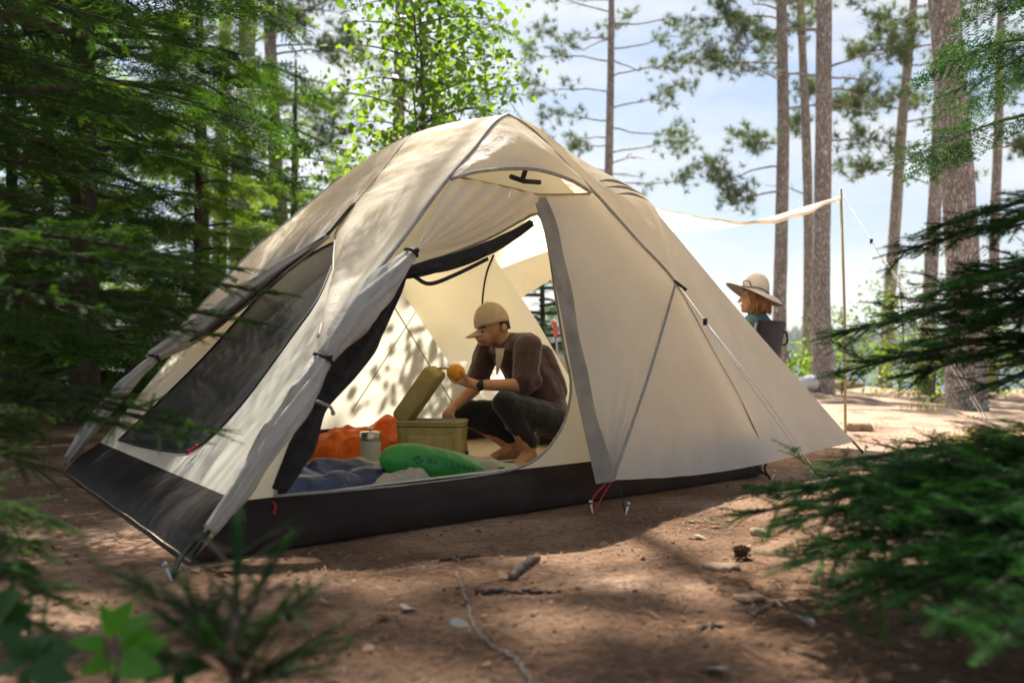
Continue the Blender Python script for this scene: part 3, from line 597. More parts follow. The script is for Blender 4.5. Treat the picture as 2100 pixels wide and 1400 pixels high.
# ------------------------------------------------------------------ things in the tent
def organic(acc, name, mt, parent=None, voxel=.008, smooth=6, **kw):   # one continuous skin over overlapping forms
    o = acc.obj(name, mt, parent, **kw)
    md = o.modifiers.new('remesh', 'REMESH'); md.mode = 'VOXEL'; md.voxel_size = voxel; md.use_smooth_shade = True
    sm = o.modifiers.new('smooth', 'SMOOTH'); sm.factor = .5; sm.iterations = smooth
    return o
def cloth_heap(name, mt, cx, cy, rx, ry, h, z0, ang, label, cat, fold=10, seed=0, n=110, amp=.035, pad=0.0):
    u, v = np.meshgrid(np.linspace(-1,1,n), np.linspace(-1,1,n), indexing='ij')
    sc = (1-.29*v**2)**.5; sc2 = (1-.29*u**2)**.5; x = u*sc; y = v*sc2; r = np.sqrt(x*x+y*y)
    prof = np.clip(1-np.clip(r,0,1)**3.2, 0, 1)**.6
    nz_ = fbm(x*2.2+seed, y*2.2+seed*2, 3)*1.2
    wx, wy = x+.55*fbm(x*1.6+seed, y*1.6+7, 2), y+.55*fbm(x*1.6+seed+21, y*1.6, 2)
    rid = np.abs(np.sin(fold*.55*(wx*.8+wy*.45))); rid2 = np.abs(np.sin(fold*.42*(wy-.5*wx)+1.3)); fine = fbm(wx*6+seed, wy*3.2, 3)
    z = z0 + pad + prof*(h*(.80+.7*nz_) + amp*(rid-.5) + amp*.7*(rid2-.5) + amp*.8*fine); z = np.maximum(z, z0)
    edge = 1+.10*fbm(np.arctan2(y,x)*2+seed, r*0, 3)*2
    X_ = x*rx*edge; Y_ = y*ry*edge; c, s = math.cos(ang), math.sin(ang)
    Gd = np.stack([cx+X_*c-Y_*s, cy+X_*s+Y_*c, z], 2)
    a = Acc(); a.grid(Gd); bot = Gd.copy(); bot[...,2] = z0-.004
    return a.obj(name, mt, label=label, cat=cat)
cloth_heap('sleeping_bag', M['orange'], -.84, 5.20, .42, .32, .27, .02, .5, 'puffy bright orange sleeping bag heaped by the back wall of the tent', 'sleeping bag', 9, 3, amp=.038)
cloth_heap('sleeping_bag', M['navy'], -.84, 3.96, .46, .40, .17, .03, .25, 'crumpled shiny navy sleeping bag just inside the tent door', 'sleeping bag', 9, 5, amp=.05)
cloth_heap('quilt', M['quilt'], -.44, 4.46, .60, .30, .115, .02, .5, 'sage grey quilt spread behind the navy sleeping bag and green sack', 'quilt', 11, 8, amp=.045)
cloth_heap('cloth_bundle', M['beige'], -.44, 3.76, .15, .10, .13, .04, .2, 'small beige cloth bundle lying in front of the green sack', 'cloth', 4, 12, amp=.03, n=40)
cloth_heap('dark_pouch', M['meshroll'], -.05, 4.28, .10, .06, .085, .03, .2, 'small dark pouch at the right end of the green sack', 'pouch', 4, 15, amp=.015, n=30)

# green inflatable sack with its printed name
p0, p1 = P(816, 944, 3.88), P(972, 975, 4.0); ax = nrm(p1-p0); Ls = np.linalg.norm(p1-p0)
sack = thing('stuff_sack', 'puffed green stuff sack with dark lettering resting on the bedding', 'sack', loc=(p0+p1)/2)
n_ = 36; ts = np.linspace(-.22, 1.16, n_); prof = np.array([0.086*max(0.02, 1-abs((f-.47)/.70)**3.2)**.55 for f in ts])
a = Acc(); a.tube([p0+ax*Ls*f + np.array([0,0,.0]) for f in ts], prof, 32, ell=1+.025*np.sin(np.linspace(0,2*np.pi,32,endpoint=False)*5)); a.obj('sack_body', M['green'], sack)
def print_text(txt, size, origin, xdir, ydir, name, parent, cyl=None, extr=.0004, mt=None):
    cu = bpy.data.curves.new(name, 'FONT'); cu.body = txt; cu.size = size; cu.extrude = extr; cu.resolution_u = 3
    to = bpy.data.objects.new(name+'_tmp', cu); COL.objects.link(to); bpy.context.view_layer.update()
    me = bpy.data.meshes.new_from_object(to.evaluated_get(bpy.context.evaluated_depsgraph_get())); bpy.data.objects.remove(to)
    x = np.zeros(len(me.vertices)*3); me.vertices.foreach_get('co', x); x = x.reshape(-1,3)
    zd = np.cross(xdir, ydir); w = cyl(x) if cyl else origin + x[:,:1]*xdir + x[:,1:2]*ydir + x[:,2:]*zd
    me.vertices.foreach_set('co', w.astype(np.float32).ravel()); me.materials.clear(); me.materials.append(mt or M['print']); me.update()
    o = bpy.data.objects.new(name, me); COL.objects.link(o); keep(o, parent); return o
camdir = nrm(np.array([0,0,H]) - (p0+p1)/2); side = nrm(np.cross(ax, camdir)); side = side if side[2] > 0 else -side; fwd = nrm(np.cross(side, ax)); fwd = fwd if np.dot(fwd, camdir) > 0 else -fwd
def wrap(x0, r0=.0875):
    def f(x):
        s = x0 + x[:,0]; ang = (x[:,1]+.014)/r0; rr = np.interp(s/Ls, ts, prof) + .0025 + x[:,2]
        return p0 + s[:,None]*ax + (np.cos(ang)*rr)[:,None]*fwd + (np.sin(ang)*rr)[:,None]*side
    return f
print_text('SEA', .034, None, ax, side, 'lettering', sack, wrap(.095)); print_text('TO', .014, None, ax, side, 'lettering', sack, wrap(.172)); print_text('SUMMIT', .034, None, ax, side, 'lettering', sack, wrap(.198))
wf = wrap(.0); dm = Acc()
for (u0,v0),(u1,v1),(u2,v2) in (((.035,.010),(.062,.030),(.062,.022)),((.035,.010),(.062,.022),(.044,.010)),((.062,.030),(.089,.010),(.080,.010)),((.062,.030),(.080,.010),(.062,.022)),((.035,.010),(.044,.010),(.062,-.010)),((.044,.010),(.062,-.003),(.062,-.010)),((.062,-.010),(.062,-.003),(.075,.006)),((.062,-.010),(.075,.006),(.089,.010)),((.052,.012),(.062,.018),(.074,.004))):
    dm.add(wf(np.array([(u0,v0-.004,0),(u1,v1-.004,0),(u2,v2-.004,0)])), [(0,1,2)])
dm.obj('emblem', M['print'], sack)

# steel pot with lid knob
pc = P(760, 915, 4.74); pc[2] = .095
pot = thing('camp_pot', 'small cream and steel camp pot with a knobbed lid beside the cooler', 'pot', loc=pc)
a = Acc(); a.lathe([(.002,0),(.050,0),(.053,.006),(.053,.105)], pc, 28); a.obj('pot_body', M['cream'], pot)
a = Acc(); a.lathe([(.0535,.105),(.0545,.108),(.0545,.148),(.050,.152),(.002,.154)], pc, 28); a.obj('lid', M['steel'], pot)
a = Acc(); a.lathe([(.004,.154),(.004,.160),(.014,.162),(.015,.168),(.011,.172),(.001,.173)], pc, 16); a.obj('lid_knob', M['steel'], pot)

# soft cooler, lid thrown open
cc = P(888, 940, 5.02); cc[2] = .02
cooler = thing('soft_cooler', 'khaki canvas soft cooler with its lid standing open beside the squatting man', 'cooler', loc=cc)
w, dp, hh, an = .175, .115, .27, -.12
def rbox(w, d, r, k=6):
    o = []
    for sx, sy, a0 in ((1,1,0),(-1,1,90),(-1,-1,180),(1,-1,270)):
        for q in np.linspace(0, 90, k): o.append((sx*(w-r)+r*math.cos(R(a0+q)), sy*(d-r)+r*math.sin(R(a0+q))))
    return np.array(o)
def ring(w, d, r, z, c=cc, ang=an):
    o = rbox(w, d, r); cs, sn = math.cos(ang), math.sin(ang)
    return np.stack([c[0]+o[:,0]*cs-o[:,1]*sn, c[1]+o[:,0]*sn+o[:,1]*cs, np.full(len(o), c[2]+z)], 1)
def shell(rings, a=None, close=True):
    a = a or Acc(); rings = [np.vstack([q, q[:1]]) for q in rings]; a.grid(np.array(rings)); return a
zz = np.linspace(0, hh, 14); rr = [ring(w*(1-.02*math.cos(z*40)), dp*(1+.02*math.sin(z*35)), .03, z) for z in zz]
a = shell([ring(.01,.01,.003,.001)]+rr+[ring(w-.012, dp-.012, .025, hh)]); a.obj('cooler_body', M['khaki'], cooler)
a = shell([ring(w-.0125, dp-.0125, .025, hh), ring(w-.014, dp-.014, .025, .12), ring(.01,.01,.003,.12)]); a.obj('lining', M['khaki_in'], cooler)
a = Acc(); q = ring(w+.001, dp+.001, .03, hh-.01); a.tube(np.vstack([q, q[:1]]), .006, 6, cap=False); q = ring(w+.001, dp+.001, .03, hh-.045); a.tube(np.vstack([q, q[:1]]), .004, 6, cap=False); a.obj('rim', M['khaki'], cooler)
a = Acc(); q = ring(w+.002, dp+.002, .03, hh-.032); a.tube(np.vstack([q, q[:1]]), .003, 6, cap=False); a.obj('zip', M['black'], cooler)
fx = np.array([math.cos(an), math.sin(an), 0]); fy = np.array([-math.sin(an), math.cos(an), 0])
a = Acc(); po = cc - fy*(dp+.008); a.box(po + np.array([0,0,.115]) + fx*.01, (.24,.02,.15), np.stack([fx,fy,[0,0,1]],1)); o = a.obj('pocket', M['khaki'], cooler); bv = o.modifiers.new('bevel','BEVEL'); bv.width = .008; bv.segments = 3
for k in (-.055, .06):
    a = Acc(); a.box(po - fy*.011 + fx*(k) + np.array([0,0,.085]), (.028,.006,.03), np.stack([fx,fy,[0,0,1]],1)); a.obj('strap_slot', M['black'], cooler)
# lid: thick padded slab hinged on the left end, leaning up to the right
hg = cc + fx*(-w-.005) + np.array([0,0,hh+.0]); ld = nrm(P(895,782,5.02)-P(832,872,5.02)); ld = nrm(ld); lw = fy; ln = nrm(np.cross(ld, lw))
def lring(w_, d_, r, z):
    o = rbox(w_, d_, r); c = hg + ld*.165 + np.array([.01,0,.0]); return c + o[:,:1]*ld + o[:,1:]*lw + z*ln
a = shell([lring(.01,.01,.003,-.045), lring(.155,dp-.01,.03,-.045), lring(.165,dp,.035,-.032), lring(.168,dp,.035,0), lring(.165,dp,.035,.034), lring(.152,dp-.012,.03,.046), lring(.01,.01,.003,.047)]); a.obj('lid', M['khaki'], cooler)
a = Acc(); e = hg + ld*.335; a.tube([e+lw*.03, e+lw*.03+ld*.01+fx*.05+np.array([0,0,-.006]), e+lw*.03+fx*.085+np.array([0,0,-.012])], .007, 6); a.obj('lid_tab', M['khaki'], cooler)
a = Acc(); a.tube([cc+fx*(w+.008)+np.array([0,0,.02]), cc+fx*(w+.010)+np.array([0,0,.10])], .012, 6); a.obj('side_strap', M['black'], cooler)

# ------------------------------------------------------------------ squatting man
D0 = 5.38
def pm(px, py, dy=0.0): return P(px, py, D0+dy)
man = thing('person', 'person in khaki cap and dark short sleeve shirt squatting barefoot in the tent', 'person', loc=(pm(1070,950)[0], D0, .015))
ZF = .022
b = Acc()                                           # skin: head, neck, arms, hands, ankles, feet in one
hc = pm(1010, 668, -.03)
b.ball(hc, (.092,.076,.105), rotm((0,1,0), R(-14)))
b.ball(pm(996,690,-.045), (.055,.055,.058)); b.ball(pm(992,702,-.05), (.034,.036,.022))            # jaw, chin
b.cap(pm(984,676,-.05), pm(979,693,-.055), .010, .014)                                              # nose
b.ball(pm(984,701,-.055), (.012,.022,.008))                                                         # mouth
b.ball(pm(1034,672,-.10), (.018,.010,.028)); b.cap(pm(1024,690,-.03), pm(1048,712,0), .052, .058)    # ear, neck
shN, elN, wrN = pm(1083,712,-.17), pm(1076,790,-.25), pm(978,789,-.33)
shF, elF, wrF = pm(1000,718,.13), pm(972,797,.02), pm(928,836,-.16)
b.cap(shN, elN, .05, .042); b.cap(elN, wrN, .043, .027); b.cap(shF, elF, .05, .041); b.cap(elF, wrF, .042, .027)
b.cap(pm(1048,712,0), pm(1060,740,0), .06, .09); b.cap(pm(1060,740,0), shN, .08, .05); b.cap(pm(1060,740,0), shF, .08, .05)
# near hand cupping the fruit from below: palm, four fingers, thumb
fr_c = pm(935, 764, -.33)
palm = pm(957, 783, -.34); b.cap(wrN, palm, .026, .03); b.cap(palm, pm(947,783,-.36), .024, .02)
for k, (dx, L_) in enumerate(((-.030,.95),(-.010,1.0),(.010,.97),(.029,.82))):
    r0 = palm + np.array([-.028, dx-.005, -.002]); k1 = r0 + np.array([-.030*L_, 0, -.002]); k2 = k1 + np.array([-.024*L_, 0, .014]); k3 = k2 + np.array([-.012*L_,0,.018])
    b.cap(r0, k1, .0088, .0085); b.cap(k1, k2, .0085, .008); b.cap(k2, k3, .008, .007)
th0 = palm + np.array([.004,-.026,.008]); th1 = th0 + np.array([-.010,-.012,.030]); th2 = th1 + np.array([-.022,.0,.020]); b.cap(th0, th1, .0115, .010); b.cap(th1, th2, .010, .0085)
# far hand reaching down into the cooler
pl2 = pm(918, 851, -.23); b.cap(wrF, pl2, .026, .033)
for k, dx in enumerate((-.028,-.010,.009,.027)):
    r0 = pl2 + np.array([dx*.8-.005, dx*.5, -.022]); k1 = r0 + np.array([-.008,-.004,-.032+abs(dx)*.2]); k2 = k1 + np.array([.006,.0,-.028]); b.cap(r0, k1, .0092, .0088); b.cap(k1, k2, .0088, .0075)
b.cap(pl2+np.array([.028,-.01,-.0]), pl2+np.array([.042,-.018,-.03]), .0115, .010); b.cap(pl2+np.array([.042,-.018,-.03]), pl2+np.array([.034,-.02,-.055]), .010, .0085)
# ankles and bare feet
def foot(ank, toe_dir, s=1):
    d = nrm(toe_dir); sd = np.cross(d, (0,0,1)); heel = np.r_[(ank - d*.045)[:2], ZF+.030]; ball_ = np.r_[(ank + d*.115)[:2], ZF+.022]
    b.cap(ank + np.array([0,0,.08]), ank, .040, .035); b.cap(ank, heel, .036, .030); b.cap(ank + d*.03 - np.array([0,0,.02]), ball_, .036, .026); b.cap(heel, ball_ , .028, .024)
    for k in range(5):
        r0 = ball_ + sd*(k-2)*.018*s - d*abs(k-1)*.008 ; b.cap(r0, r0 + d*(.050-.005*k) - np.array([0,0,.010]), .0115 if k else .0135, .009 if k else .012)
akN = np.r_[pm(1086,920,-.20)[:2], ZF+.075]; akF = np.r_[pm(1052,920,.10)[:2], ZF+.075]
foot(akN, (-.55,-.83,0)); foot(akF, (-.95,-.25,0))
b.cap(akN, akN + np.array([-.01,-.02,.12]), .037, .048); b.cap(akF, akF+np.array([-.03,0,.12]), .037, .048)
# joined through the (clothed) trunk and legs so that the body is one figure
hipN, hipF = pm(1132,862,-.06), pm(1112,858,.14); knN, knF = pm(1036,828,-.36), pm(948,845,.10)
b.cap(pm(1060,740,0), pm(1118,835,.03), .10, .10); b.cap(pm(1118,835,.03), hipN, .09, .08); b.cap(pm(1118,835,.03), hipF, .09, .08)
b.cap(hipN, knN, .075, .05); b.cap(hipF, knF, .075, .05); b.cap(knN, akN, .05, .037); b.cap(knF, akF, .05, .037)
organic(b, 'body', M['skin'], man, .0055, 5)
# trousers
b = Acc(); b.ball(pm(1124,848,.03), (.115,.165,.10)); b.cap(hipN, knN, .105, .075); b.cap(hipF, knF, .105, .075); b.cap(pm(1122,845,.04), pm(1110,800,.02), .13, .12)
b.cap(knN, akN+np.array([-.005,-.01,.06]), .074, .052); b.cap(knF, akF+np.array([-.015,0,.06]), .074, .052)
b.cap(hipN*.6+knN*.4+np.array([0,0,-.02]), knN*.3+akN*.7+np.array([.03,.02,.06]), .07, .05); b.cap(hipF*.6+knF*.4, knF*.4+akF*.6+np.array([.03,0,.03]), .075, .05)
tr_ = organic(b, 'trousers', M['pants'], man, .007, 5)
# shirt
b = Acc(); b.cap(pm(1062,728,.0), pm(1112,812,.02), .135, .140); b.ball(pm(1124,830,.03), (.115,.15,.075)); b.cap(pm(1075,712,-.10), pm(1020,722,.10), .080, .075); b.cap(pm(1090,760,.0), pm(1130,835,.02), .10, .095)
b.cap(shN, elN*.92+shN*.08, .082, .073); b.cap(shF, elF*.75+shF*.25, .078, .070)
b.cap(pm(1112,730,.02), pm(1140,800,.03), .07, .075); b.cap(pm(1050,700,0), pm(1085,705,0), .055, .07); b.cap(elN+np.array([.0,0,.02]), elN+np.array([.05,.02,.02]), .06, .05)
sh_ = organic(b, 'shirt', M['shirt'], man, .007, 5)
def displace(o, strength, scale, depth=3):
    tx = bpy.data.textures.new('crease', 'CLOUDS'); tx.noise_scale = scale; tx.noise_depth = depth
    d = o.modifiers.new('crease', 'DISPLACE'); d.texture = tx; d.strength = strength; d.mid_level = .5; d.texture_coords = 'GLOBAL'
displace(sh_, .020, .10, 2); displace(tr_, .020, .10, 2)
# shirt front: pale T-shirt in the open placket, collar
cN = nrm(np.array([-.62,-.78,0.05]))
Gd = px_grid([pm(1017,714,-.150), pm(1018,738,-.188), pm(1018,768,-.206)], [pm(1036,714,-.158), pm(1031,738,-.196), pm(1022,768,-.207)], 14, 6)
a = Acc(); a.grid(Gd + cN*.004); a.obj('tshirt', M['tshirt'], man)
a = Acc(); a.tube(resample([pm(1050,690,.06), pm(1054,698,-.04), pm(1044,706,-.11), pm(1038,722,-.16)], 16), .016, 8, ell=np.array([1.5,.9,.5,.9,1.5,.9,.5,.9])); a.tube(resample([pm(1040,690,.07), pm(1018,704,.02), pm(1012,714,-.09), pm(1019,728,-.155)], 16), .014, 8, ell=np.array([1.5,.9,.5,.9,1.5,.9,.5,.9])); a.obj('collar', M['shirt'], man)
# watch
a = Acc(); d = nrm(elN-wrN); bs = basis(d); a.tube([wrN + d*q for q in (.004,.012,.022,.030)], (.030,.0325,.0325,.030), 16, cap=False); a.lathe([(.001,.010),(.017,.010),(.019,.006),(.019,0)], wrN + d*.017 - np.array([0,.030,0]), 16, rot=np.stack([bs[:,0], [0,0,1], [0,-1,0]],1)); a.obj('wristwatch', M['black'], man)
a = Acc(); a.ball(pm(989,680,-.105), (.010,.006,.005)); a.ball(pm(981,681,-.075), (.007,.006,.005)); a.obj('eye', M['hair_dark'], man)
a = Acc(); a.tube(resample([pm(997,672,-.112), pm(989,671,-.112), pm(981,674,-.09)], 8), (.002,.0035,.004,.0045,.0045,.004,.003,.002), 6); a.obj('eyebrow', M['hair_dark'], man)
a = Acc(); a.tube(resample([pm(992,700,-.10), pm(984,699,-.095), pm(979,700,-.06)], 8), (.002,.004,.005,.005,.005,.005,.004,.002), 6); a.obj('lips', mat('lip', (.36,.13,.09), (.30,.10,.07), .5, 40), man)
# cap: dome, band, visor, button, dark hair below it
cp = thing_cap = None
a = Acc(); th = np.linspace(0, 2*np.pi, 40); ph = np.linspace(0.02, np.pi*.53, 16); rc = rotm((0,1,0), R(-14))
Gd = np.array([[hc + rc @ np.array([.101*math.sin(p_)*math.cos(t_), .085*math.sin(p_)*math.sin(t_), .018+.118*math.cos(p_) + .002*math.cos(6*t_)*math.sin(p_)]) for t_ in th] for p_ in ph]); a.grid(Gd); cap_o = a.obj('cap', M['cap'], man)
so = cap_o.modifiers.new('thick', 'SOLIDIFY'); so.thickness = .003
a = Acc(); vv = []
for r_ in np.linspace(0, 1, 8):
    vv.append([hc + rc @ np.array([-(.068+.080*r_)*math.cos(q)*1.0 - .022*r_, .078*math.sin(q)*(1-.10*r_) , .005 - .030*r_*(1) - .018*abs(math.sin(q))*(.4+.6*r_)]) for q in np.linspace(-1.25, 1.25, 22)])
a.grid(vv); vo = a.obj('visor', M['cap'], cap_o); so = vo.modifiers.new('thick', 'SOLIDIFY'); so.thickness = .004
a = Acc(); a.ball(hc + rc @ np.array([0,0,.136]), .008); a.obj('cap_button', M['cap'], cap_o)
a = Acc(); Gd = np.array([[hc + rc @ np.array([.096*math.cos(t_)+.004, .080*math.sin(t_), .012-.052*z_]) for t_ in np.linspace(-1.15, 1.15, 26)] for z_ in np.linspace(0,1,6)]); a.grid(Gd); a.obj('hair', M['hair_dark'], man)
# fruit
fo_ = Acc(); fo_.ball(fr_c, (.052,.048,.048), rotm((0,1,0), .4), nu=24, nv=16); fo_.obj('fruit', M['mango'], label='round orange fruit held up in the squatting man\'s hand', cat='fruit')

# ------------------------------------------------------------------ seated woman and her chair beyond the tent
D1 = 6.95
def pw(px, py, dy=0.0): return P(px, py, D1+dy)
wom = thing('person', 'person with copper hair and wide brimmed sun hat seated beyond the tent', 'person', loc=(pw(1560,700)[0], D1+.2, 0))
b = Acc(); wc = pw(1545, 612)
b.ball(wc, (.088,.072,.108), rotm((0,1,0), R(6))); b.ball(wc+np.array([-.045,0,-.060]), (.045,.048,.050)); b.ball(wc+np.array([-.070,0,-.088]), (.022,.026,.018))
b.cap(wc+np.array([-.090,0,.006]), wc+np.array([-.108,0,-.024]), .009, .012); b.ball(wc+np.array([-.088,0,-.050]), (.011,.022,.009)); b.ball(wc+np.array([-.078,-.03,.012]), (.012,.016,.009))
b.cap(wc+np.array([.01,0,-.06]), wc+np.array([.035,.02,-.16]), .048, .055)
tw = wc+np.array([.06,.06,-.30]); b.cap(wc+np.array([.035,.02,-.16]), tw, .07, .12); b.cap(tw, wc+np.array([.09,.10,-.62]), .12, .14)
hipw = wc+np.array([.08,.10,-.66])
for s in (-1, 1):
    sd = np.array([.5,.85,0])*s*.5; sh0 = wc+np.array([.04,.03,-.19])+sd*.36; el = sh0+np.array([-.08,.02,-.26]); b.cap(tw+np.array([0,0,.09]), sh0, .06, .05); b.cap(sh0, el, .046, .038); b.cap(el, el+np.array([-.24,.14,.0]), .037, .026)
    ha = el+np.array([-.24,.14,0]); b.cap(ha, ha+np.array([-.07,.04,0]), .028, .03)
    for k in range(4): b.cap(ha+np.array([-.08,.04+.017*(k-1.5),0]), ha+np.array([-.135,.07+.017*(k-1.5),-.015]), .0085, .0075)
    b.cap(ha+np.array([-.05,.02,.01]), ha+np.array([-.09,.02,.03]), .010, .008)
    kn = hipw+sd*.22+np.array([-.36,.22,.06]); b.cap(hipw+sd*.18, kn, .085, .058); b.cap(kn, kn+np.array([-.05,.03,-.40]), .056, .038); fo0 = kn+np.array([-.05,.03,-.42]); b.cap(fo0, fo0+np.array([-.15,.09,-.02]), .036, .028)
organic(b, 'body', M['skin2'], wom, .007, 4)
b = Acc(); b.cap(wc+np.array([.035,.02,-.165]), tw, .085, .14); b.cap(tw, wc+np.array([.09,.10,-.60]), .145, .16)
for s in (-1, 1):
    sd = np.array([.5,.85,0])*s*.5; sh0 = wc+np.array([.04,.03,-.19])+sd*.36; b.cap(tw+np.array([0,0,.08]), sh0, .085, .065); b.cap(sh0, sh0+np.array([-.06,.01,-.20]), .066, .055)
b.cap(wc+np.array([.02,.0,-.125]), wc+np.array([.045,.02,-.17]), .062, .085)
organic(b, 'shirt', M['teal'], wom, .009, 4)
b = Acc(); b.cap(hipw+np.array([0,0,.06]), hipw, .15, .14)
for s in (-1, 1):
    sd = np.array([.5,.85,0])*s*.5; kn = hipw+sd*.22+np.array([-.36,.22,.06]); b.cap(hipw+sd*.18, kn, .105, .075); b.cap(kn, kn+np.array([-.04,.025,-.33]), .073, .055)
organic(b, 'trousers', M['pants'], wom, .010, 4)
a = Acc(); a.ball(wc+np.array([-.079,-.036,.004]), (.006,.006,.004)); a.obj('eye', M['hair_dark'], wom)
a = Acc(); a.tube([wc+np.array([-.088,-.028,.020]), wc+np.array([-.072,-.045,.022])], .003, 5); a.obj('eyebrow', M['hair'], wom)
# hair: bob with strands
b = Acc(); b.ball(wc+np.array([.028,0,-.005]), (.085,.086,.108)); b.ball(wc+np.array([.05,.0,-.07]), (.075,.08,.06)); b.ball(wc+np.array([.002,-.045,-.055]), (.05,.04,.075))
organic(b, 'hair', M['hair'], wom, .007, 3)
a = Acc(); rg = np.random.default_rng(3)
for k in range(120):
    q = rg.uniform(-2.5, .35); r0 = wc+np.array([.030+.080*math.cos(q), .080*math.sin(q)-.004, .04]); e = wc+np.array([.035+(.085+rg.uniform(0,.015))*math.cos(q), .088*math.sin(q), -.115+rg.uniform(-.015,.02)])
    a.tube(resample([r0, (r0+e)/2+np.array([.010*math.cos(q), .010*math.sin(q), 0]), e], 6), (.0022,.003,.003,.003,.002,.0008), 4)
a.tube(resample([wc+np.array([-.052,-.062,.04]), wc+np.array([-.046,-.078,-.02]), wc+np.array([-.034,-.074,-.075]), wc+np.array([-.045,-.07,-.115])], 10), .006, 5); a.obj('hair_strand', M['hair'], wom)
# sun hat: crown, tilted wide brim, cord
hr = rotm((0,1,0), R(15)); hb = wc+np.array([.012,0,.045])
a = Acc(); th = np.linspace(0, 2*np.pi, 44)
Gd = [[hb + hr @ np.array([.102*math.sin(p_)**.8*math.cos(t_), .094*math.sin(p_)**.8*math.sin(t_), .005+.138*math.cos(p_)]) for t_ in th] for p_ in np.linspace(.03, np.pi/2, 14)]; a.grid(Gd); hat = a.obj('sun_hat', M['hat'], wom)
def brim(z): return [[hb + hr @ np.array([(.098+.125*r_)*math.cos(t_), (.090+.12*r_)*math.sin(t_), z + .014*math.cos(2*t_)*r_ - .030*r_*r_*(1+math.cos(t_)) + .006*math.sin(3*t_+1)*r_]) for t_ in th] for r_ in np.linspace(0,1,9)]
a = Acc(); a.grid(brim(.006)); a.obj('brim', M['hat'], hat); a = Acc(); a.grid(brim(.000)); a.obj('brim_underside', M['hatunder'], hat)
a = Acc(); a.tube([hb + hr @ np.array([.105*math.cos(t_), .097*math.sin(t_), .022+.006*math.sin(3*t_)]) for t_ in th], .004, 5); a.tube(resample([hb+hr@np.array([-.10,-.04,.02]), hb+hr@np.array([-.115,-.05,.05]), hb+hr@np.array([-.08,-.07,.06]), hb+hr@np.array([-.06,-.08,.03])], 14), .004, 5); a.obj('hat_cord', M['meshroll'], hat)
def camp_chair(c, f, label, fab, zt=.93, zs=.34, w=.26):
    """folding chair: c base point, f facing (xy)"""
    f = nrm(np.r_[f, 0]); s_ = np.array([-f[1], f[0], 0]); ch = thing('camp_chair', label, 'chair', loc=c); up = np.array([0,0,1.0]); c = np.asarray(c, float)
    for sg in (-1, 1):
        a = Acc(); a.tube(resample([c+s_*w*sg-f*.02, c+s_*w*sg-f*.22+up*zs, c+s_*w*sg-f*.34+up*zt], 10), .013, 8); a.obj('back_post', M['grey_tube'], ch)
        a = Acc(); a.tube([c+s_*w*sg-f*.30, c+s_*w*sg+f*.22+up*zs], .012, 8); a.obj('leg', M['grey_tube'], ch)
        a = Acc(); a.tube([c+s_*w*sg+f*.24, c+s_*w*sg-f*.20+up*(zs-.02)], .012, 8); a.obj('leg', M['grey_tube'], ch)
    t_ = np.linspace(-1,1,11); r_ = np.linspace(0,1,12)
    Gd = [[c+s_*w*q-f*(.25+.10*u_+ .045*(1-q*q))+up*(zs+.05+(zt-zs-.03)*u_) for q in t_] for u_ in r_]; a = Acc(); a.grid(Gd); o = a.obj('backrest', fab, ch); m_ = o.modifiers.new('t','SOLIDIFY'); m_.thickness = .012
    Gd = [[c+s_*w*q+f*(.24-.46*u_)+up*(zs-.05*(1-q*q)*math.sin(math.pi*u_)) for q in t_] for u_ in r_]; a = Acc(); a.grid(Gd); o = a.obj('seat', fab, ch); m_ = o.modifiers.new('t','SOLIDIFY'); m_.thickness = .010
    return ch
cb = np.r_[(hipw+np.array([-.27,-.06,0]))[:2], 0.0]
ch1 = camp_chair(cb, (-.80,.60), 'black camp chair holding the seated person in the sun hat', M['chair'], zt=.875, zs=.32)
a = Acc(); q = pw(1605,680,-.05); a.tube(resample([q, q+np.array([.03,0,-.01]), q+np.array([.032,0,-.08]), q+np.array([.0,0,-.10])], 14), .008, 6); a.obj('carry_loop', M['black'], ch1)
c2 = np.r_[P(1168,905,6.5)[:2], 0.0]
ch2 = camp_chair(c2, (.25,.97), 'empty grey framed camp chair outside the side door behind the squatting man', M['beige'], zt=.62, zs=.26, w=.2)
tp = P(1140,690,6.1); tpole = thing('trekking_pole', 'trekking pole with a red grip standing outside the side door', 'pole', loc=np.r_[tp[:2],0])
a = Acc(); ft = tp+np.array([.06,.1,0]); ft[2] = -.02; a.tube([ft, tp], .008, 8); a.obj('shaft', M['grey_tube'], tpole)
a = Acc(); a.tube(resample([tp, tp+np.array([-.006,-.01,.06]), tp+np.array([-.012,-.015,.10])], 8), (.014,.017,.016,.014,.015,.017,.018,.012), 10); a.obj('grip', mat('coral_grip', (.75,.16,.12), (.65,.12,.10), .6, 30), tpole)
# white dry bag by the pine, rocks on the sunny ground
db = P(1663, 782, 15.5); db[2] = gz(db[0], db[1])
drb = thing('dry_bag', 'plump white dry bag lying at the foot of the pine trunk', 'bag', loc=db)
b = Acc(); b.ball(db+np.array([0,0,.14]), (.22,.15,.14)); b.ball(db+np.array([.12,0,.10]), (.13,.12,.10)); b.ball(db+np.array([-.16,-.05,.07]), (.10,.09,.07)); organic(b, 'bag_body', M['white'], drb, .02, 3)
a = Acc(); a.tube([db+np.array([.18,-.10,.16]), db+np.array([.27,-.06,.12])], .03, 8); a.obj('rolled_closure', M['white'], drb)

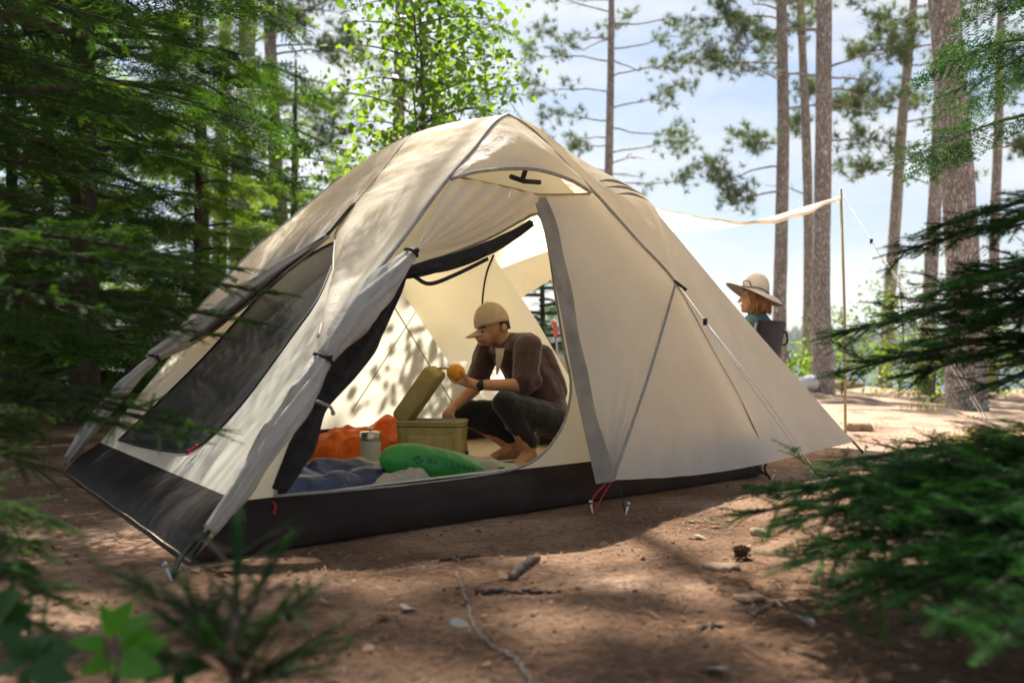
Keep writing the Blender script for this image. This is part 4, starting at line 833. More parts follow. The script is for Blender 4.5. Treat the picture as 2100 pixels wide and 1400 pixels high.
# ------------------------------------------------------------------ trees and plants
def place(acc, tV, tT, Ms, Ps, m=0):
    Ms = np.asarray(Ms); Ps = np.asarray(Ps); n = len(Ps)
    if n == 0: return
    V = np.einsum('nij,vj->nvi', Ms, tV) + Ps[:, None]
    T = tT[None] + (np.arange(n)*len(tV))[:, None, None]
    acc.add(V.reshape(-1, 3), T.reshape(-1, 3), m)
def needle_twig(L=.2, n=60, nl=.02, nw=.0022, flat=.35, seed=0, fwd=.55, taper=.5):   # twig along +x with needles either side
    rg = np.random.default_rng(seed); a = Acc(); a.tube([(0,0,0),(L*.5,0,.004),(L,0,0)], (.0016,.0013,.0006), 3, cap=False)
    for k in range(n):
        x = L*(k+rg.random())/n; sd = 1 if k % 2 else -1; ln = nl*(1-taper*(x/L)**3)*rg.uniform(.8,1.15); up = rg.normal(0, flat)
        d = nrm([fwd, sd, up]); w = nrm(np.cross(d, (0,0,1)))*nw*.5; p = np.array([x,0,.002])
        a.add([p-w, p+w, p+d*ln], [(0,1,2)])
    V, T, _ = a.arr(); return V, T
FIR = [needle_twig(.2, 56, .023, .0041, .4, k) for k in range(3)]
def hemlock_spray(seed, L=.32, nt_=7, nn=12, nl=.019, nw=.0085):
    rg = np.random.default_rng(seed); a = Acc(); a.tube([(0,0,0),(L*.5,0,.006),(L,0,-.012)], (.003,.002,.001), 3, cap=False)
    def needles(p, d, ln, cnt):
        d = nrm(d); sdv = nrm(np.cross(d, (0,0,1)))
        for k in range(cnt):
            q = p + d*ln*(k+.5)/cnt
            for sg in (-1, 1):
                e = nrm(d*.5 + sdv*sg + np.array([0,0,rg.normal(0,.25)]))*nl*rg.uniform(.75,1.2); w = d*nw*.5; a.add([q-w, q+w, q+e], [(0,1,2)])
    for k in range(nt_):
        x = L*(k+.6)/nt_
        for sg in (-1, 1):
            ln = (.15-.10*(k/nt_))*rg.uniform(.75,1.2); d = np.array([.75, sg, rg.normal(-.12,.15)]); needles(np.array([x,0,0]), d, ln, max(3, int(nn*ln/.15)))
    needles(np.array([L*.6,0,0]), np.array([1,0,-.03]), L*.45, nn)
    V, T, _ = a.arr(); return V, T
HEM = [hemlock_spray(k, .32, 6, 8, .023, .0145) for k in range(3)]
HEMB = [hemlock_spray(k+10, .36, 6, 8, .026, .014) for k in range(2)]
def pine_tuft(seed, n=30, L=.15, w=.0065):
    rg = np.random.default_rng(seed); a = Acc()
    for k in range(n):
        d = nrm(rg.normal(0,1,3)*[.55,.75,.75] + np.array([.75,0,.15])); sdv = nrm(np.cross(d, rg.normal(0,1,3)))*w*.5; p = np.array([rg.uniform(-.06,.05),0,0]); ln = L*rg.uniform(.7,1.1)
        a.add([p-sdv, p+sdv, p+d*ln], [(0,1,2)])
    V, T, _ = a.arr(); return V, T
TUFT = [pine_tuft(k, 34, .17, .009) for k in range(3)]
def leaf_tmpl(l=1.0, w=.6, fold=.18, n=5, bend=.12):                                    # pointed leaf along +x, folded at the midrib
    t = np.linspace(0, 1, n); wd = w*.5*np.sin(np.pi*t**.75)**.85; wd[-1] = .002; wd[0] = .01
    mid = np.stack([t*l, 0*t, -bend*t*t], 1); lf = mid + np.stack([0*t, wd, fold*wd], 1); rt = mid + np.stack([0*t, -wd, fold*wd], 1)
    a = Acc(); a.grid(np.stack([lf, mid, rt], 1)); V, T, _ = a.arr(); return V, T
LEAF = leaf_tmpl(1, .68, .2, 4); LEAF_HI = leaf_tmpl(1, .55, .22, 9, .22)
def rand_rot(rg, d, roll=1.0, jit=.35):
    d = nrm(np.asarray(d) + rg.normal(0, jit, 3)); B = basis(d); r_ = rg.normal(0, roll); c, s = math.cos(r_), math.sin(r_)
    return B @ np.array([[1,0,0],[0,c,-s],[0,s,c]])
def trunk_mesh(acc, pts, rad, sides=20, n=60, rough=.06, seed=0, m=0):
    p = resample(pts, n); r = np.interp(np.linspace(0,1,n), np.linspace(0,1,len(rad)), rad); th = np.linspace(0,2*np.pi,sides,endpoint=False)
    ell = np.array([1 + rough*2*fbm(np.cos(th)*3+seed+5, np.sin(th)*3+i*.35*(p[1,2]-p[0,2]) /.12, 3) for i in range(n)])
    acc.tube(p, r, sides, m=m, ell=ell)

def hemlock(name, label, base, hgt, radius, nbr, seed, mt=None, z0=.6, tmpl=None, dens=1.0, lowr=None, trunk_r=.12, azr=None, group=None, sc=1.0, extra=()):
    rg = np.random.default_rng(seed); base = np.array([base[0], base[1], gz(*base)-.05]); t_ = thing(name, label, 'tree', group, loc=base); tmpl = tmpl or HEM
    a = Acc(); trunk_mesh(a, [base, base+np.array([.03,.02,hgt*.5]), base+np.array([.0,.05,hgt])], (trunk_r, trunk_r*.65, .015), 14, 40, .06, seed)
    Ms = [[] for _ in tmpl]; Ps = [[] for _ in tmpl]
    for k in range(nbr):
        z = z0 + (hgt-z0-.1)*((k+rg.random())/nbr); f = z/hgt; az = rg.uniform(*azr) if azr is not None else k*2.399+rg.normal(0,.3)
        L = radius*(1-f)**.55*rg.uniform(.65,1.1)+.15
        if lowr is not None and z < 2.3: L = min(L, lowr*rg.uniform(.7,1))
        d = np.array([math.cos(az), math.sin(az), rg.uniform(.0,.25)]); p = base+np.array([0,0,z]); pts = [p]; nseg = 7
        for q in range(nseg): pts.append(pts[-1] + nrm(d+np.array([0,0,-.075*q]))*L/nseg)
        pts = np.array(pts); a.tube(pts, np.linspace(.022,.004,nseg+1)*min(1.6, .5+L*.5), 5)
        ns = int(dens*L*24)
        for q in range(ns):
            u_ = rg.uniform(.14,1)**.75; i = min(int(u_*nseg), nseg-1); pp = pts[i]+(pts[i+1]-pts[i])*(u_*nseg-i); dd = nrm(pts[i+1]-pts[i]); sg = 1 if q % 2 else -1
            sdv = nrm(np.cross(dd, (0,0,1))); off = rg.uniform(0, .38)*(1-.6*u_)*sg; out_ = dd*.8 + sdv*sg*rg.uniform(.3,1.1)+np.array([0,0,-.12])
            j = rg.integers(len(tmpl)); Ms[j].append(rand_rot(rg, out_, .35, .18)*rg.uniform(.75,1.25)*sc); Ps[j].append(pp + sdv*off*L*.4 + dd*abs(off)*.3 + np.array([0,0,-.03-.12*abs(off)*rg.random()]))
    for z, tip, ns in extra:                          # long boughs set out of view to cast shade
        tip = np.array(tip, float); pts = resample([base+np.array([0,0,z]), (base+np.array([0,0,z])+tip)/2+np.array([0,0,.25]), tip], 14); a.tube(pts, np.linspace(.03,.005,14), 5)
        for q in range(ns):
            u_ = rg.uniform(.3,1); i = min(int(u_*13), 12); pp = pts[i]+(pts[i+1]-pts[i])*(u_*13-i); dd = nrm(pts[i+1]-pts[i]); sg = 1 if q % 2 else -1; sdv = nrm(np.cross(dd,(0,0,1))); j = rg.integers(len(tmpl))
            Ms[j].append(rand_rot(rg, dd*.8+sdv*sg*rg.uniform(.2,1.0)+np.array([0,0,-.1]), .35, .18)*rg.uniform(.8,1.3)*sc); Ps[j].append(pp+sdv*sg*rg.uniform(0,.28)*(1.1-u_)+np.array([0,0,-.05*rg.random()]))
    a.obj('trunk', M['bark_d'], t_); c = Acc()
    for j in range(len(tmpl)): place(c, tmpl[j][0], tmpl[j][1], Ms[j], Ps[j])
    c.obj('crown', mt or M['hemlock'], t_, smooth=False); return t_
def broadleaf(name, label, base, hgt, radius, nbr, seed, leaf=.075, mt=None, z0=.8, dens=60, trunk_r=.05, group=None, single=0, zlim=None, clump=None, lean=(0,0)):
    rg = np.random.default_rng(seed); base = np.array([base[0], base[1], gz(*base)-.05]); t_ = thing(name, label, 'tree', group, loc=base)
    a = Acc(); top = base+np.array([lean[0], lean[1], hgt]); trunk_mesh(a, [base, base*.5+top*.5+np.array([.08,.0,0]), top], (trunk_r, trunk_r*.7, .01), 10, 30, .04, seed); Ms, Ps = [], []
    br = [(None, k) for k in range(nbr)] + [(c_, 0) for c_ in (clump or [])]
    for cl, k in br:
        if cl is None:
            f = (k+rg.random())/nbr; z = z0+(hgt-z0)*f; az = k*2.399+rg.normal(0,.4); L = radius*(math.sin(math.pi*min(1,.25+.75*f))**.6*.85+.12)*rg.uniform(.6,1.1)
            p = base + (top-base)*(z/hgt); d = np.array([math.cos(az), math.sin(az), rg.uniform(.15,.6)]); pts = [p]; nseg = 6
            for q in range(nseg): pts.append(pts[-1] + nrm(d+np.array([0,0,-.10*q]))*L/nseg)
        else:
            p = base + (top-base)*min(.8, max(.2,(cl[2]-base[2]-.4)/hgt)); e = np.array(cl[:3]); pts = list(resample([p, (p+e)/2+np.array([0,0,.12]), e], 7)); nseg = 6; L = np.linalg.norm(e-p)
        pts = np.array(pts); a.tube(pts, np.linspace(.014,.003,nseg+1), 5)
        nl_ = int(dens*L) if cl is None else int(cl[3])
        for q in range(nl_):
            u_ = rg.uniform(.25,1)**.7 if cl is None else rg.uniform(.7,1); i = min(int(u_*nseg), nseg-1); pp = pts[i]+(pts[i+1]-pts[i])*(u_*nseg-i); s_ = .16 if cl is None else cl[4]
            Ps.append(pp + rg.normal(0, s_, 3)*[1,1,.7]); Ms.append(rand_rot(rg, [rg.normal(0,.6), rg.normal(0,.6), -.45], .7, .4)*leaf*rg.uniform(.45,1.3))
    a.obj('trunk', M['twig'], t_); Ms = np.array(Ms); Ps = np.array(Ps); mt = mt or M['birch']
    if single:
        # the largest-looking leaves in view are leaves of their own
        dist = np.linalg.norm(Ps - np.array([0,0,H]), axis=1); px_ = 1050+F*Ps[:,0]/Ps[:,1]; py_ = HOR-F*(Ps[:,2]-H)/Ps[:,1]
        vis = (px_ > 0) & (px_ < 2100) & (py_ > 0) & ((py_ < 235) | (px_ < 700)); key = np.where(vis, dist/np.cbrt(np.abs(np.linalg.det(Ms))), 1e9); o_ = np.argsort(key)[:single]
        lm = mesh_np('leaf', LEAF[0], LEAF[1], mt)
        for i in o_:
            lo = bpy.data.objects.new('leaf', lm); COL.objects.link(lo); lo.parent = t_
            mw = Matrix(Ms[i].tolist()).to_4x4(); mw.translation = Vector(Ps[i]); lo.matrix_basis = Matrix.Translation(-t_.location) @ mw
        rest = np.setdiff1d(np.arange(len(Ps)), o_); Ms, Ps = Ms[rest], Ps[rest]
    c = Acc(); place(c, LEAF[0], LEAF[1], Ms, Ps); c.obj('crown', mt, t_, kind='stuff' if single else None); return t_
def pine(label, tpx, depth, wpx, hgt, nbr, seed, zr, blen=1.7, rough=.07, tuftn=9, dead=4, lean_top=None, tsc=.98, crown=None, gdepth=None, azb=None, nn=80, sides=16):
    rg = np.random.default_rng(seed); pts = [P(x, y, depth) for x, y in tpx]; x0, y0 = pts[-1][0], pts[-1][1]; g_ = gz(x0, depth)
    if pts[-1][2] > g_: dxy = (pts[-1]-pts[0])[:2]/max(.1,(pts[0][2]-pts[-1][2])); pts.append(np.array([x0+dxy[0]*(pts[-1][2]-g_)*.6, depth, g_-.05]))
    pts = pts[::-1]; d_ = (pts[-1]-pts[-2])/(pts[-1][2]-pts[-2][2])
    if hgt > pts[-1][2]: pts.append(pts[-1]+d_*(hgt-pts[-1][2]))
    base = np.array(pts[0]); t_ = thing('red_pine', label, 'tree', 'tall pines at the lake edge', loc=base); a = Acc(); r0 = wpx/F*depth/2
    zs_ = np.array([p[2] for p in pts]); pts = np.array(pts); trunk_mesh(a, pts, (r0*1.35, r0*1.05, r0*1.0, r0*.95, r0*.85, r0*.75, r0*.6, r0*.35, .02), sides, nn, rough, seed)
    def at(z): return np.array([np.interp(z, zs_, pts[:,k]) for k in range(3)])
    Ms = [[] for _ in TUFT]; Ps = [[] for _ in TUFT]
    for k in range(nbr+dead):
        isd = k >= nbr; z = zr[0]+(zr[1]-zr[0])*((k+rg.random())/nbr) if not isd else rg.uniform(max(1.5,zr[0]-1.5), zr[1])
        az = rg.uniform(0,2*np.pi) if azb is None else rg.normal(azb[k % len(azb)], .45); L = blen*rg.uniform(.55,1.15)*(1 if not isd else .6); p = at(z); d = np.array([math.cos(az), math.sin(az), rg.uniform(-.1,.35)]); b_ = [p]; ns = 8; cv = rg.uniform(-.12,.05)
        for q in range(ns): b_.append(b_[-1]+nrm(d+np.array([rg.normal(0,.16),rg.normal(0,.16),cv*q*(1 if q < 5 else -1.2)+rg.normal(0,.08)]))*L/ns)
        b_ = np.array(b_); a.tube(b_, np.linspace(.026,.007,ns+1)*min(1.3,.4+r0*3.5), 5)
        twigs = [(b_[4:], 1.0)]
        for q in range(rg.integers(3,6)):
            i = rg.integers(3, ns); dd = nrm(b_[min(i+1,ns)]-b_[i-1]); sdv = nrm(np.cross(dd,(0,0,1)))*(1 if q % 2 else -1); e = b_[i]+(dd*.6+sdv*.8+np.array([0,0,rg.uniform(-.25,.4)]))*L*rg.uniform(.15,.34); tw = np.array(resample([b_[i], (b_[i]+e)/2+rg.normal(0,.03,3), e], 4)); a.tube(tw, (.009,.007,.006,.004), 4); twigs.append((tw[1:], .7))
        if isd: continue
        for tw, wgt in twigs:
            for q in range(int(tuftn*wgt*2.0)):
                i = rg.integers(0, len(tw)-1); u_ = rg.random()**.6; pp = tw[i]+(tw[i+1]-tw[i])*u_; dd = nrm(tw[i+1]-tw[i]); j = rg.integers(3)
                Ms[j].append(rand_rot(rg, dd*.6+np.array([0,0,.45]), 1.5, .4)*rg.uniform(.75,1.2)*tsc); Ps[j].append(pp+rg.normal(0,.11,3))
    if crown:                                        # high crown out of view, shaped to shade the clearing
        for k in range(crown[2]):
            z = rg.uniform(crown[0], crown[1]); az = rg.uniform(*crown[5]); L = crown[3]*rg.uniform(.5,1)*(1-.5*(z-crown[0])/(crown[1]-crown[0])); p = at(z); e = p+np.array([math.cos(az)*L, math.sin(az)*L, rg.uniform(-.2,.6)]); b_ = resample([p,(p+e)/2+np.array([0,0,-.1]),e], 8); a.tube(b_, np.linspace(.04,.01,8), 5)
            cl_ = [rg.uniform(.35,1) for _ in range(3)]
            for q in range(crown[4]):
                u_ = min(.999, cl_[q % 3]); i = min(int(u_*7),6); pp = b_[i]+(b_[i+1]-b_[i])*(u_*7-i)+rg.normal(0,.15,3)*[1.2,1.2,.7]; j = rg.integers(3); Ms[j].append(rand_rot(rg,[rg.normal(),rg.normal(),.6],1.5,.4)*rg.uniform(1.0,1.6)); Ps[j].append(pp)
    a.obj('trunk', M['bark'], t_); c = Acc()
    for j in range(3): place(c, TUFT[j][0], TUFT[j][1], Ms[j], Ps[j])
    c.obj('crown', M['pine'], t_, smooth=False); return t_

PI = math.pi
pine('slim pine standing left of centre behind the broadleaf tree and tent roof', [(553,60),(560,220),(568,380),(578,470)], 17, 30, 12, 16, 21, (3.2,11.5), 2.0, azb=(0,.5,-.4,PI))
pine('pine trunk in the middle of the three at the edge of the dark hemlocks', [(508,60),(500,250),(492,520)], 16, 38, 13, 12, 22, (5,12.5), 1.9)
pine('leftmost of three pine trunks showing below the hemlock boughs', [(462,60),(456,250),(450,520)], 18, 28, 13, 12, 23, (6,12.5), 1.8)
pine('lone thin pine with bare curving branches right of the tent peak', [(1254,0),(1252,180),(1248,380)], 20, 19, 11.5, 24, 24, (4.3,11), 2.1, azb=(0,PI,.4,PI-.4), dead=8, tuftn=6)
pine('slender grey pine trunk rising just right of the sun hat', [(1602,0),(1606,250),(1603,450),(1598,660)], 17, 26, 13, 18, 25, (3.6,12), 1.9, azb=(PI,PI-.4,PI+.5,0))
pine('thin pine trunk pressed close against the left of a thicker one', [(1640,0),(1652,250),(1658,500),(1655,770)], 18.5, 20, 12, 10, 26, (5,11.5), 1.4)
pine('straight pine trunk with a white bag at its foot', [(1690,0),(1688,300),(1684,600),(1690,795)], 15.5, 34, 14, 14, 27, (3.8,13), 2.0, azb=(0,.4,-.4,PI), sides=22, nn=120, rough=.09)
pine('thin leaning pine beyond the guy line of the awning', [(1872,20),(1850,250),(1836,450),(1818,690)], 19, 24, 11, 16, 28, (4.0,10.5), 1.7, azb=(0,PI,.5))
pine('pale pine trunk half hidden behind the thickest trunk at right', [(1930,180),(1918,400),(1905,640)], 16, 27, 12, 9, 29, (6,11.5), 1.6)
pine('thickest pine trunk at right with flaking pinkish bark', [(1936,0),(1955,250),(1972,500),(1980,745)], 11.5, 62, 14, 7, 30, (6.5,13), 1.9, rough=.11, sides=34, nn=170)
pine('thin pale pine at the right edge behind the fir boughs', [(2052,60),(2048,250),(2040,470)], 17, 20, 11, 12, 31, (4,10.5), 1.4)
pine('tall pine trunk rising behind the bright broadleaf tree', [(822,0),(820,120),(818,230)], 11.6, 24, 20, 3, 32, (9,12), 1.2, crown=(11.5,17.0,13,2.6,34,(PI-.6,PI+1.5)), dead=2)
# dark hemlocks on the left
hem1 = hemlock('hemlock_tree', 'large dark hemlock whose boughs fill the upper left', (-3.75, 6.3), 8.5, 2.9, 96, 41, lowr=1.3, z0=.7, dens=.95, trunk_r=.16)
def tree_copy(src, label, xy, rz, sc):
    c = copy_tree(src); c.location = (xy[0], xy[1], gz(*xy)-.05); c.rotation_euler = (0,0,rz); c.scale = (sc[0], sc[0], sc[1]); c['label'] = label; return c
tree_copy(hem1, 'dark hemlock with a stout trunk in the shade at far left', (-5.7, 7.9), 2.1, (.9, 1.0))
tree_copy(hem1, 'hemlock reaching right toward the pine trunks above the tent shoulder', (-4.1, 8.9), 4.0, (.92, 1.05))
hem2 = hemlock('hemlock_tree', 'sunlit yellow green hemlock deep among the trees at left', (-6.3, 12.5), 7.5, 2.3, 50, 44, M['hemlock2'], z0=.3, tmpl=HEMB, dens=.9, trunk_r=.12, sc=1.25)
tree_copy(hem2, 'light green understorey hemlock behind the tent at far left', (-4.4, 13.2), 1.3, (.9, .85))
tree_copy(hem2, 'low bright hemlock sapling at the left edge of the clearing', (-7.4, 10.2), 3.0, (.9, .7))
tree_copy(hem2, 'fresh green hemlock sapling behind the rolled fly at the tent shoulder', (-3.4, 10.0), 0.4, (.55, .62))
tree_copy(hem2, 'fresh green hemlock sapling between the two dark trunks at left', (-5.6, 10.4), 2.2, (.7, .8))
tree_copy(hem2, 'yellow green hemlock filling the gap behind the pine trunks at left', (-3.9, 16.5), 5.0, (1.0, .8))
for k, (x, y, sc_, lb) in enumerate(((-5.0,10.8,(.5,.30),'low bushy hemlock in the undergrowth left of the tent'),(-3.6,11.4,(.45,.26),'small green hemlock bush close behind the tent corner'),(-6.6,9.0,(.5,.32),'leafy green undergrowth clump at the left edge'),(-4.3,7.4,(.26,.16),'small fresh green seedling bush near the hemlock trunk'),(-7.5,13.5,(.6,.4),'bright green thicket in the gap at far left'))): tree_copy(hem2, lb, (x, y), 1.1*k, sc_)
hemlock('spruce_tree', 'bluish green conifer standing behind the bright broadleaf tree', (-.95, 12.0), 6.4, 1.35, 46, 47, M['hemlock'], z0=.6, tmpl=HEMB, dens=.6, trunk_r=.06)
hemlock('hemlock_tree', 'dark green conifer seen through the open side door of the tent', (.35, 11.5), 2.6, 1.5, 34, 48, M['hemlock'], z0=.1, tmpl=HEMB, dens=.8, trunk_r=.05)
hemlock('hemlock_tree', 'blue green hemlock boughs hanging down the upper right edge', (4.15, 6.4), 8, 1.25, 46, 49, M['fir'], z0=2.2, dens=1.0, trunk_r=.10, tmpl=HEMB)
over = hemlock('hemlock_tree', 'unseen hemlock past the left edge with boughs added to dapple the tent roof', (-4.7, 7.0), 7.0, 1.0, 22, 50, z0=3.0, dens=.8, trunk_r=.09,
    extra=[(3.9,(-.7,6.5,4.1),24),(4.2,(-.2,7.0,4.5),26),(4.5,(-1.2,6.2,4.7),24),(4.7,(-.5,7.6,5.0),24),(4.1,(-1.5,5.6,4.2),24),(4.4,(-1.9,6.4,4.4),22)])  # out-of-view boughs, placed so their shade dapples the roof
# bright broadleaf trees
broadleaf('birch_tree', 'bright green broadleaf tree rising just behind the tent peak', (-.95, 9.2), 5.0, 1.05, 42, 51, .088, M['birch'], z0=2.3, dens=50, trunk_r=.04, single=300,
          clump=[(*P(765,285,9.0),90,.17),(*P(700,335,9.0),60,.15),(*P(660,350,9.1),36,.12),(*P(1040,110,9.0),90,.22),(*P(1085,170,9.0),40,.14),(*P(840,160,9.0),110,.22),(*P(820,60,9.2),90,.22),(*P(940,90,9.0),140,.28),(*P(960,190,9.0),110,.22),(*P(900,20,9.0),120,.25),(*P(870,220,9.0),80,.2)])
for k, (x, y, h_, r_, lb) in enumerate(((-5.2, 11.2, 4.2, 1.5, 'leafy sapling glowing yellow green behind the hemlock trunk'), (-7.4, 14.5, 5.5, 2.0, 'pale green broadleaf tree at the far left edge'), (-2.9, 12.2, 3.4, 1.3, 'bright leafy sapling between the hemlocks and the tent'), (-9.5, 18, 7, 2.6, 'tall yellow green tree deep in the left background'), (-5.5, 18, 6.5, 2.4, 'yellow green tree far behind the leftmost pine trunks'))):
    broadleaf('broadleaf_sapling', lb, (x, y), h_, r_, 26, 60+k, .085, M['birch'], z0=.3, dens=60, trunk_r=.04, group='broadleaf trees behind the hemlocks')
for k, (x, y, h_, r_, lb) in enumerate(((6.6, 14.6, 1.25, .75, 'sunlit yellow green bush left of the thickest pine trunk'), (7.7, 15.2, 1.4, .8, 'sunlit bush partly behind the thickest pine trunk'), (5.2, 17.6, .9, .6, 'low bush near the water beyond the awning pole'), (8.6, 13.0, 1.2, .8, 'bright bush at the right edge behind the fir boughs'), (5.9, 16.6, 1.6, .8, 'leafy bush just right of the awning pole by the water'), (4.4, 18.3, 1.3, .7, 'small bush behind the seated person near the pine trunks'), (7.1, 17.0, 2.2, 1.0, 'tall leafy bush beside the thin leaning pine'), (9.6, 16.0, 1.9, 1.0, 'broad bush right of the thickest pine trunk'))):
    broadleaf('bush', lb, (x, y), h_, r_, 22, 70+k, .075, M['birch'], z0=.05, dens=75, trunk_r=.02, group='bushes by the water')

# ------------------------------------------------------------------ foreground fir and hemlock boughs
def bough(acc, start, tip, width=.30, seed=0, droop=.0, tw=FIR, sc=1.0, gap=.034, wood=2, tips=.25, sub=True, flat=.2):
    """flat fir bough: a stem with forward-raked side twigs, all set with needles (0 old needles, 1 new tips, 2 wood)"""
    rg = np.random.default_rng(seed); start = np.asarray(start, float); tip = np.asarray(tip, float); L = np.linalg.norm(tip-start)
    st = resample([start, start*.5+tip*.5+np.array([0,0,.06*L-droop*.3]), tip], 14); acc.tube(st, np.linspace(.009,.0022,14)*min(1.4,.4+L), 5, m=wood)
    M0 = [[] for _ in tw]; P0 = [[] for _ in tw]; M1 = [[] for _ in tw]; P1 = [[] for _ in tw]
    def twig(p, d, ln, new):
        j = rg.integers(len(tw)); B = rand_rot(rg, d, flat, .06); s_ = np.array([ln/.2, 1, 1])*np.array([1, sc, sc]); Mx = B*s_[None, :]
        (M1 if new else M0)[j].append(Mx); (P1 if new else P0)[j].append(p)
    n = int(L/gap)
    for k in range(n):
        u_ = .10+.90*k/n; i = min(int(u_*13), 12); p = st[i]+(st[i+1]-st[i])*(u_*13-i); dd = nrm(st[i+1]-st[i]); sdv = nrm(np.cross(dd,(0,0,1)))
        for sg in (-1, 1):
            ln = width*(1.06-u_)**.5*min(1,.35+2.2*u_)*rg.uniform(.5,1.05)+.055; d = nrm(dd*rg.uniform(.40,.95)+sdv*sg+np.array([0,0,rg.normal(-.03,.26)])); q = p.copy()
            nseg = max(1, int(round(ln/.13))); e = q + d*ln; acc.tube([q, (q+e)/2, e+np.array([0,0,-.01])], (.0024,.0018,.001), 3, m=wood if ln > width*.8 else 0, cap=False)
            for h_ in range(nseg):
                twig(q + d*ln*h_/nseg, d, ln/nseg*1.05, h_ == nseg-1 and rg.random() < tips)
            if sub and ln > .13:
                for h_ in range(int(ln/.042)):
                    f_ = .25+.7*rg.random(); s2 = 1 if h_ % 2 else -1; d2 = nrm(d*.9+np.cross(d,(0,0,1))*s2*.8+np.array([0,0,rg.normal(0,.15)])); twig(q+d*ln*f_, d2, ln*.42*rg.uniform(.6,1.1), rg.random() < tips)
        twig(p, dd, .10, False)
    twig(st[-1]-nrm(st[-1]-st[-2])*.05, nrm(st[-1]-st[-2]), .12, True)
    for j in range(len(tw)): place(acc, tw[j][0], tw[j][1], M0[j], P0[j], 0); place(acc, tw[j][0], tw[j][1], M1[j], P1[j], 1)
def bough_plant(name, label, base, hgt, boughs, cat, seed, mats, trunk_r=.03, **kw):
    base = np.asarray(base, float); t_ = thing(name, label, cat, loc=base)
    a = Acc(); trunk_mesh(a, [base+np.array([0,0,-.05]), base+np.array([.01,.01,hgt*.5]), base+np.array([0,0,hgt])], (trunk_r, trunk_r*.7, .004), 10, 20, .05, seed); a.obj('trunk', M['twig'], t_)
    for k, (zs_, tip, wd) in enumerate(boughs):
        a = Acc(); bough(a, base+np.array([0,0,zs_]) if np.ndim(zs_) == 0 else zs_, tip, wd, seed*50+k, **kw); a.obj('bough', mats, t_, smooth=False)
    return t_
FM = [M['fir'], M['firtip'], M['twig']]
# right: balsam fir just outside the frame, its boughs reaching in
b1 = np.array([1.95, 2.75, 0.0]); tips = []
for x, y, d, w_ in ((1835,520,3.0,.26),(1905,470,2.9,.22),(1825,655,2.7,.22),(1700,690,3.1,.28),(1715,765,2.95,.26),(1840,775,2.8,.24),(1900,700,2.6,.28),(1960,590,2.5,.24),(2010,800,2.5,.22),(2010,470,2.7,.2),(1890,610,3.2,.24),(1990,660,3.0,.26)):
    t3 = P(x, y, d); tips.append((max(.12, t3[2]+.10), t3, w_))
bough_plant('fir_tree', 'dark fir whose boughs reach in from the right over the guy line', b1, 2.3, tips, 'tree', 3, FM, tips=.36, gap=.038)
hemlock('fir_tree', 'unseen fir past the right edge with boughs added to shade the sapling', (2.5, 3.5), 5.4, 1.9, 44, 81, M['fir'], z0=3.0, tmpl=HEMB, dens=.8, trunk_r=.06, azr=(3.0,5.0), sc=1.6, extra=[(2.5,(.5,3.7,2.75),30),(2.8,(.8,4.1,3.05),30),(2.6,(1.2,3.8,2.85),30),(2.9,(1.3,4.3,3.15),30)])  # fir added out of view; its extra boughs only shade the sapling
b2 = np.array([1.62, 2.15, 0.0]); tips = []
for x, y, d, w_ in ((1700,950,3.0,.20),(1850,935,2.9,.18),(1540,1015,2.5,.22),(1500,1058,2.35,.22),(1600,1075,2.1,.26),(1680,1000,2.4,.26),(1780,990,2.3,.26),(1620,1160,1.95,.26),(1720,1090,2.0,.28),(1850,1040,2.05,.28),(1990,1010,2.1,.24),(1780,1170,1.8,.28),(1700,1245,1.75,.24),(1890,1130,1.8,.28),(1985,1080,1.9,.28),(1850,1230,1.65,.24),(2010,1190,1.7,.26),(2060,1050,1.8,.24),(1950,1260,1.55,.24),(2040,1330,1.45,.2),(1620,1010,2.7,.2),(1760,1040,2.6,.26),(1900,1000,2.5,.26),(1660,1120,2.3,.24),(2030,1130,2.3,.28),(1960,1180,2.2,.28)):
    t3 = P(x, y, d); t3[2] = max(t3[2], .045); tips.append((max(.10, t3[2]*1.05+.06), t3, w_))
bough_plant('fir_sapling', 'low spreading dark fir sapling filling the lower right corner', b2, 1.0, tips, 'sapling', 4, FM, tips=.36, gap=.042)
# left: hemlock boughs close to the lens, dark against the tent
HT = [needle_twig(.2, 40, .015, .0062, .25, 20+k, .35) for k in range(3)]
b3 = np.array([-2.1, 2.5, 0.0]); tips = []
for x, y, d, w_ in ((500,555,2.65,.24),(575,605,2.6,.20),(455,690,2.45,.18),(410,640,2.5,.18),(340,560,2.5,.20),(455,890,2.2,.17),(390,905,2.15,.14),(340,850,2.25,.16),(260,820,2.3,.16),(230,640,2.3,.18),(540,665,2.55,.14)):
    t3 = P(x, y, d); tips.append((max(.2, t3[2]+.05), t3, w_))
for k_, q_ in enumerate(((-.45,2.75,1.98),(-.15,2.9,2.15),(-.65,2.45,2.05),(-.3,3.2,2.4),(-.8,3.0,2.3),(-.1,2.6,2.35))): tips.append((2.0+.1*k_, np.array(q_), .26))  # unseen upper boughs, added only to shade the lower left foreground
bough_plant('hemlock_sapling', 'dark hemlock reaching grey boughs across the left side of the tent', b3, 2.6, tips, 'sapling', 5, [M['hemlock'], M['hemlock'], M['bark_d']], tw=HT, gap=.045, trunk_r=.04)
